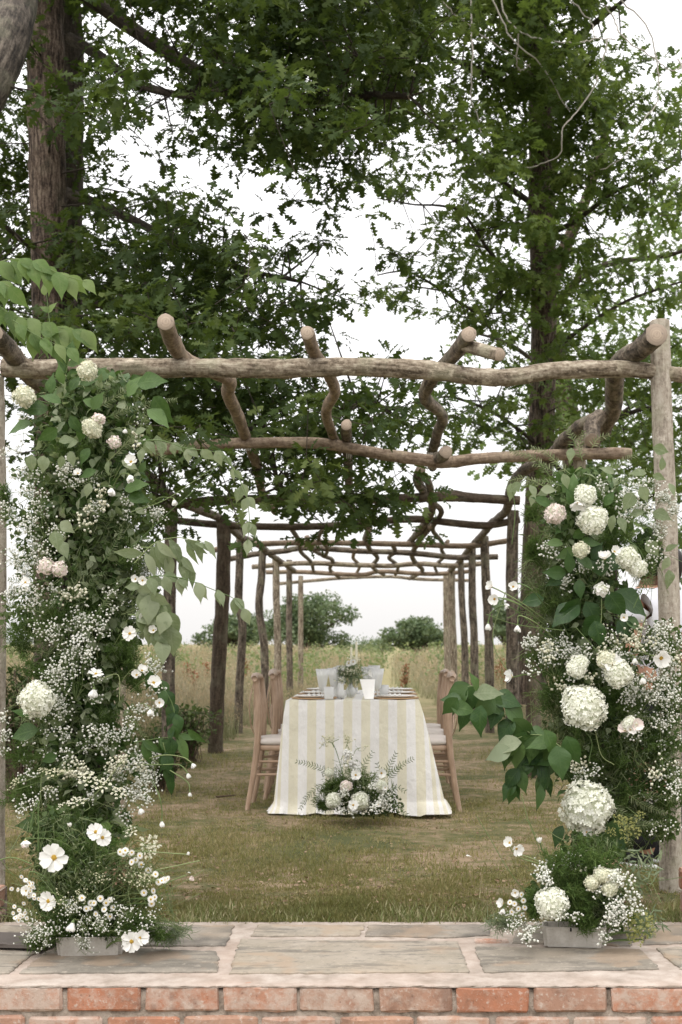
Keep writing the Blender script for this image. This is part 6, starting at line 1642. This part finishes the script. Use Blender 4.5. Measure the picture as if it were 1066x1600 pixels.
for x, y in ((797, 1410), (804, 1412), (808, 1400), (815, 1398), (818, 1407), (810, 1420), (820, 1418), (815, 1430), (800, 1425)):
    TR.head(DAI, x, y, 4.55, 4.6, (J(.3), -1, J(.3)), 'daisy', stem=False)
for x, y, r in ((1000, 1440, 22), (985, 1455, 16), (1012, 1455, 16), (1002, 1466, 16), (990, 1468, 12), (1018, 1442, 11), (985, 1438, 12)):
    TR.head(UMB[3], x, y, 4.5, r, (J(.4), -.7, .6), 'ladys_mantle')
for pts in ([(870, 1400), (850, 1350), (830, 1290), (820, 1280)], [(880, 1400), (860, 1340), (835, 1300)], [(890, 1400), (850, 1330), (828, 1290), (815, 1240)], [(870, 1420), (810, 1380), (760, 1300), (745, 1275)]):
    TR.stems.tubes(smooth_path([tuple(W(x, y, 4.6)) for x, y in pts], 6), .0012, 4)
TR.done()

# ================================================================ arrangement on the grass in front of the table
gx = W(555, 1250, 8.45).x
TG = Floral('ground_arrangement', 'low white and green flower arrangement on the grass against the front of the tablecloth', 'flower arrangement', (gx, 8.45, 0.0), lambda z: (gx, 8.5))
TG.fill(556, 1225, 8.38, 62, 30, 420, 'fern', (.02, .045), NARROW, .1, key='light_foliage'); TG.fill(545, 1205, 8.42, 35, 22, 200, 'sage', (.015, .03), NARROW, .06, key='silver_foliage')
TG.fill(555, 1245, 8.5, 55, 28, 900, 'small_leaf', (.015, .035), depth=.12); TG.fill(590, 1255, 8.45, 45, 22, 500, 'small_leaf', (.015, .03), depth=.1)
for x, y, rx, ry, n in ((525, 1230, 32, 26, 1700), (510, 1255, 22, 16, 900), (560, 1215, 40, 20, 500), (600, 1240, 30, 22, 500)):
    TG.puff(x, y, 8.4, rx, ry, n, w=.0016, ln=.04)
for pts in ([(520, 1215), (500, 1200), (482, 1194), (465, 1190)], [(510, 1225), (495, 1232), (480, 1245), (470, 1262)], [(520, 1235), (500, 1240), (490, 1250)], [(565, 1200), (572, 1190), (582, 1176)], [(600, 1215), (610, 1195), (618, 1178)], [(600, 1210), (592, 1200), (590, 1194)], [(605, 1220), (622, 1200), (632, 1192), (645, 1186)], [(610, 1235), (622, 1230), (632, 1236)], [(612, 1255), (625, 1265), (638, 1275)], [(600, 1212), (612, 1205), (625, 1200)]):
    TG.spray(pts, 8.35, 'fern_dark', .036, .017, 1.1)
for pts in ([(540, 1230), (532, 1195), (522, 1165), (512, 1158)], [(532, 1190), (540, 1170), (545, 1155)], [(522, 1168), (520, 1160), (530, 1155)], [(545, 1210), (550, 1185), (542, 1162)], [(550, 1185), (556, 1172), (564, 1168)], [(568, 1230), (568, 1210), (566, 1200)]):
    TG.stems.tubes(smooth_path([tuple(W(x, y, 8.35)) for x, y in pts], 5), .0022, 4)
for x, y, n, f in ((505, 1160, 20, .006), (518, 1155, 22, .006), (543, 1155, 30, .006), (541, 1180, 46, .011), (550, 1194, 30, .012), (561, 1168, 8, .006)): TG.gyps(x, y, 8.3, 14, 8, n, 'white_petal' if f > .01 else 'yarrow', f, .04, key='lace_flowers' if f < .01 else 'phlox')
TG.gyps(545, 1240, 8.28, 18, 14, 130, fl=.0075, depth=.05); TG.gyps(590, 1252, 8.28, 26, 22, 190, fl=.0075, depth=.05); TG.gyps(550, 1270, 8.28, 20, 8, 60, fl=.007, depth=.05); TG.gyps(590, 1232, 8.28, 22, 10, 80, fl=.0075, depth=.05)
TG.head(HYD[0], 521, 1251, 8.27, 12); TG.head(HYD[1], 563, 1252, 8.27, 14); TG.head(HYDB, 541, 1228, 8.27, 9); TG.head(HYD[0], 596, 1228, 8.3, 9); TG.head(HYD[1], 514, 1208, 8.35, 7)
TG.cosmos(556, 1211, 8.25, 8.5, 'open', (0, -1, .1)); TG.cosmos(552, 1258, 8.2, 8.5, 'open', (0, -1, .2)); TG.cosmos(596, 1208, 8.25, 9, 'half', (.2, -1, .2)); TG.cosmos(591, 1257, 8.22, 5, 'open'); TG.cosmos(602, 1231, 8.25, 5, 'half')
TG.done()

# ================================================================ table centrepiece
vx = (548 - 612) * 9.35 / FOC
vz = lobj('bud_vase', [(0, .002), (.022, .002), (.034, .02), (.036, .045), (.022, .07), (.013, .085), (.012, .11), (.016, .125), (.014, .125), (.010, .11), (.011, .086), (.02, .068), (.033, .045), (.03, .02), (0, .008)], 'glass', (vx, 9.35, tz)); tag(vz, 'clear glass bud vase in the middle of the table holding pale flowers', 'vase', 'bud vases')
vz2 = lobj('bud_vase', [(0, .002), (.026, .002), (.03, .03), (.02, .06), (.018, .09), (.02, .10), (.017, .10), (.015, .06), (.026, .03), (0, .008)], 'glass', (vx - .06, 9.15, tz)); tag(vz2, 'smaller clear glass bud vase in front of the centre flowers on the table', 'vase', 'bud vases')
TC = Floral('table_flowers', 'loose pale green and white flowers in the glass vases on the table', 'flower arrangement', (vx, 9.35, tz + .09), lambda z: (vx, 9.35))
TC.fill(546, 1052, 9.3, 22, 20, 260, 'sage', (.012, .026), depth=.08); TC.fill(556, 1050, 9.35, 20, 18, 160, 'fern', (.015, .03), NARROW, .08, key='light_foliage')
TC.puff(542, 1050, 9.3, 24, 20, 500, mat='sage', w=.0016, ln=.03)
TC.gyps(545, 1052, 9.25, 26, 20, 110, 'cream_petal', .0055, .06); TC.gyps(560, 1040, 9.3, 22, 18, 60, 'gyps', .005, .06)
for x, y, r, k in ((552, 1034, 6, 'half'), (545, 1036, 6, 'half'), (582, 1051, 7, 'open'), (537, 1045, 6, 'bell')): TC.cosmos(x, y, 9.25, r, k, (J(.3), -1, J(.3)))
for i in range(16): TC.stems.tubes(smooth_path([(vx + J(.004), 9.35, tz + .03), (vx + J(.008), 9.35, tz + .12), tuple(W(530 + 35 * random.random(), 1035 + 20 * random.random(), 9.35 + J(.04)))], 4), .0012, 3)
TC.done()
# ================================================================ person behind the right column
def skin_mesh(name, verts, edges, mats, sub=2, root=0, mfun=None, noise_=0):
    """verts: (x,y,z,r) or (x,y,z,rx,ry); grown with Skin + Subdivision and baked"""
    me = bpy.data.meshes.new(name); me.from_pydata([v[:3] for v in verts], edges, []); me.update()
    o = bpy.data.objects.new('tmp', me); COL.objects.link(o)
    sk = o.modifiers.new('s', 'SKIN'); sk.use_smooth_shade = True
    lay = me.skin_vertices[0] if me.skin_vertices else None
    if lay is None:
        bpy.context.view_layer.update(); lay = me.skin_vertices[0]
    for i, v in enumerate(verts):
        lay.data[i].radius = (v[3], v[4] if len(v) > 4 else v[3]); lay.data[i].use_root = (i == root)
    sb = o.modifiers.new('b', 'SUBSURF'); sb.levels = sub; sb.render_levels = sub
    dg = bpy.context.evaluated_depsgraph_get(); ev = o.evaluated_get(dg); m2 = bpy.data.meshes.new_from_object(ev)
    bpy.data.objects.remove(o); m2.name = name; m2.materials.clear()
    for m in mats: m2.materials.append(MAT[m])
    for p in m2.polygons:
        p.use_smooth = True; p.material_index = mfun(p.center) if mfun else 0
    return m2
MAT['skin'] = plain('skin', (.42, .23, .15), .5); MAT['white_shirt'] = plain('white_shirt', (.72, .73, .78), .85); MAT['black_cloth'] = plain('black_cloth', (.012, .012, .014), .85)
MAT['dark_hair'] = plain('dark_hair', (.015, .011, .009), .5); MAT['shoe_white'] = plain('shoe_white', (.78, .78, .77), .6); MAT['teal_cloth'] = plain('teal_cloth', (.01, .06, .05), .8)
px_, py_ = W(1024, 1000, 6.85).x, 6.85
pers = thing('person', 'person in white top with black strap and black trousers behind the right column', 'person', (px_, py_, 0)); pers.rotation_euler.z = R(-50)
H = 1.66
# skeleton: facing left (towards -X) and a little away, weight on both feet
body = [(0, 0, .93, .125, .10), (0, 0, 1.07, .105, .09), (-.005, 0, 1.24, .135, .10), (0, 0, 1.36, .13, .085), (0, 0, 1.42, .055), (-.015, 0, 1.49, .048), (-.02, 0, 1.56, .085, .078), (-.02, 0, 1.63, .07),
        (.01, .17, 1.37, .052), (.02, .20, 1.10, .040), (-.12, .19, .93, .030), (-.19, .185, .90, .026),
        (.01, -.17, 1.37, .052), (.03, -.21, 1.10, .040), (-.10, -.22, .90, .030), (-.17, -.22, .86, .026),
        (0, .09, .84, .085), (-.02, .10, .48, .058), (.02, .10, .09, .040), (-.10, .10, .045, .034), (0, -.09, .84, .085), (-.01, -.10, .48, .058), (.04, -.10, .09, .040), (-.08, -.10, .045, .034)]
be = [(0, 1), (1, 2), (2, 3), (3, 4), (4, 5), (5, 6), (6, 7), (3, 8), (8, 9), (9, 10), (10, 11), (3, 12), (12, 13), (13, 14), (14, 15), (0, 16), (16, 17), (17, 18), (18, 19), (0, 20), (20, 21), (21, 22), (22, 23)]
bm_ = skin_mesh('body', body, be, ['skin'])
link('body', bm_, pers)
# face: nose, lips, eyes, ears on the head turned to the left
def blob(name, c, r, mat, parent=pers, k=8):
    V, T = lathe([(math.sin(t) * 1, -math.cos(t)) for t in np.linspace(0, math.pi, 8)], 12); A = Acc(); A.add(V * np.array(r) + np.array(c), T); return A.build(name, mat, parent)
blob('nose', (-.108, 0, 1.555), (.018, .012, .02), 'skin'); blob('lips', (-.098, 0, 1.515), (.010, .022, .008), 'skin')
MAT['eye'] = plain('eye', (.05, .04, .035), .2)
for s in (-1, 1): blob('eye', (-.088, s * .030, 1.578), (.010, .013, .009), 'eye'); blob('ear', (-.005, s * .082, 1.56), (.018, .010, .028), 'skin')
# hands with separate fingers
for hx, hy, hz, sg in ((-.20, .185, .895, 1), (-.18, -.22, .855, -1)):
    vs = [(hx, hy, hz, .026), (hx - .05, hy, hz - .01, .03, .016)]; es = [(0, 1)]
    for i, (dy, ln) in enumerate(((-.026, .062), (-.009, .072), (.009, .068), (.025, .052))):
        b = len(vs); vs += [(hx - .075, hy + dy, hz - .018, .0095), (hx - .075 - ln * .55, hy + dy * 1.1, hz - .03, .0085), (hx - .075 - ln * .8, hy + dy * 1.1, hz - .06, .0075)]; es += [(1, b), (b, b + 1), (b + 1, b + 2)]
    b = len(vs); vs += [(hx - .03, hy - sg * .035, hz - .01, .011), (hx - .06, hy - sg * .05, hz - .03, .009)]; es += [(1, b), (b, b + 1)]
    link('hand', skin_mesh('hand', vs, es, ['skin'], 2), pers)
shirt = [(0, 0, .83, .155, .13), (0, 0, 1.07, .135, .115), (-.005, 0, 1.24, .155, .118), (0, 0, 1.35, .15, .10), (0, 0, 1.395, .085), (.01, .18, 1.37, .072), (.02, .205, 1.22, .062), (.01, -.18, 1.37, .072), (.03, -.21, 1.22, .062)]
link('white_top', skin_mesh('white_top', shirt, [(0, 1), (1, 2), (2, 3), (3, 4), (3, 5), (5, 6), (3, 7), (7, 8)], ['white_shirt']), pers)
trs = [(0, 0, 1.0, .145, .118), (0, .09, .82, .105), (-.02, .11, .48, .095), (.0, .11, .08, .098), (0, -.09, .82, .105), (-.01, -.11, .48, .095), (.02, -.11, .08, .098)]
link('trousers', skin_mesh('trousers', trs, [(0, 1), (1, 2), (2, 3), (0, 4), (4, 5), (5, 6)], ['black_cloth']), pers)
hair = [(.018, 0, 1.60, .105, .098), (.03, 0, 1.66, .08), (.05, 0, 1.53, .085), (.055, 0, 1.47, .055)]
V, T = lathe([(math.sin(t), -math.cos(t)) for t in np.linspace(.15, math.pi, 14)], 24); V = V.copy()
ang = np.arctan2(V[:, 1], V[:, 0]); wob = 1 + .03 * np.sin(ang * 11) + .015 * np.sin(ang * 23)
V = V * np.array([.105, .098, .118]) * wob[:, None] + np.array([.012, 0, 1.595])
V[:, 0] = np.where((V[:, 2] < 1.60) & (V[:, 0] < -.03), V[:, 0] * .35 + .01, V[:, 0])
A = Acc(); A.add(V, T); hp = smooth_path([(.09, 0, 1.60, .03), (.125, .005, 1.56, .04), (.12, .005, 1.48, .034), (.105, .01, 1.40, .012)], 6); A.tubes(hp[:, :3], hp[:, 3], 14, cap=True); A.build('hair', 'dark_hair', pers)
# strap across the back and shoulder, follows the top
A = Acc(); st = [(-.02, -.20, 1.415), (-.05, -.165, 1.41), (-.08, -.13, 1.385), (-.125, -.135, 1.32), (-.15, -.14, 1.2), (-.15, -.13, 1.05)]
st = smooth_path(st, 6); A.tubes(st, .009, 6); A.build('strap', 'black_cloth', pers)
for s, x in ((1, -.02), (-1, .01)):
    vs = [(x + .05, s * .10, .055, .045, .05), (x - .02, s * .10, .06, .048, .052), (x - .12, s * .10, .042, .042, .036), (x - .19, s * .10, .035, .032, .026)]
    sh = link('shoe', skin_mesh('shoe', vs, [(0, 1), (1, 2), (2, 3)], ['black_cloth'], 2), pers)
    A = Acc(); a = np.linspace(0, 2 * math.pi, 24, endpoint=False); V = []
    for z, e in ((.002, 0), (.004, .004), (.017, .004), (.019, 0)):
        V += [(x - .07 + math.copysign(abs(math.cos(t)) ** .7, math.cos(t)) * (.145 + e), s * .10 + math.copysign(abs(math.sin(t)) ** .8, math.sin(t)) * (.046 + e), z) for t in a]
    T = [(j * 24 + i, j * 24 + (i + 1) % 24, (j + 1) * 24 + (i + 1) % 24) for j in range(3) for i in range(24)] + [(j * 24 + i, (j + 1) * 24 + (i + 1) % 24, (j + 1) * 24 + i) for j in range(3) for i in range(24)]
    T += [(72, 72 + i, 72 + i + 1) for i in range(1, 23)]
    A.add(V, T); A.build('sole', 'shoe_white', sh)
    # curved white side mark and a small hook near the toe
    A = Acc(); yy = s * .10 - .056
    P = smooth_path([(x - .16, yy + .022, .058, .004), (x - .175, yy + .024, .044, .005), (x - .15, yy + .012, .034, .007), (x - .11, yy + .004, .036, .006), (x - .06, yy - .002, .048, .002)], 6); A.tubes(P[:, :3], P[:, 3], 6)
    A.build('side_mark', 'shoe_white', sh)
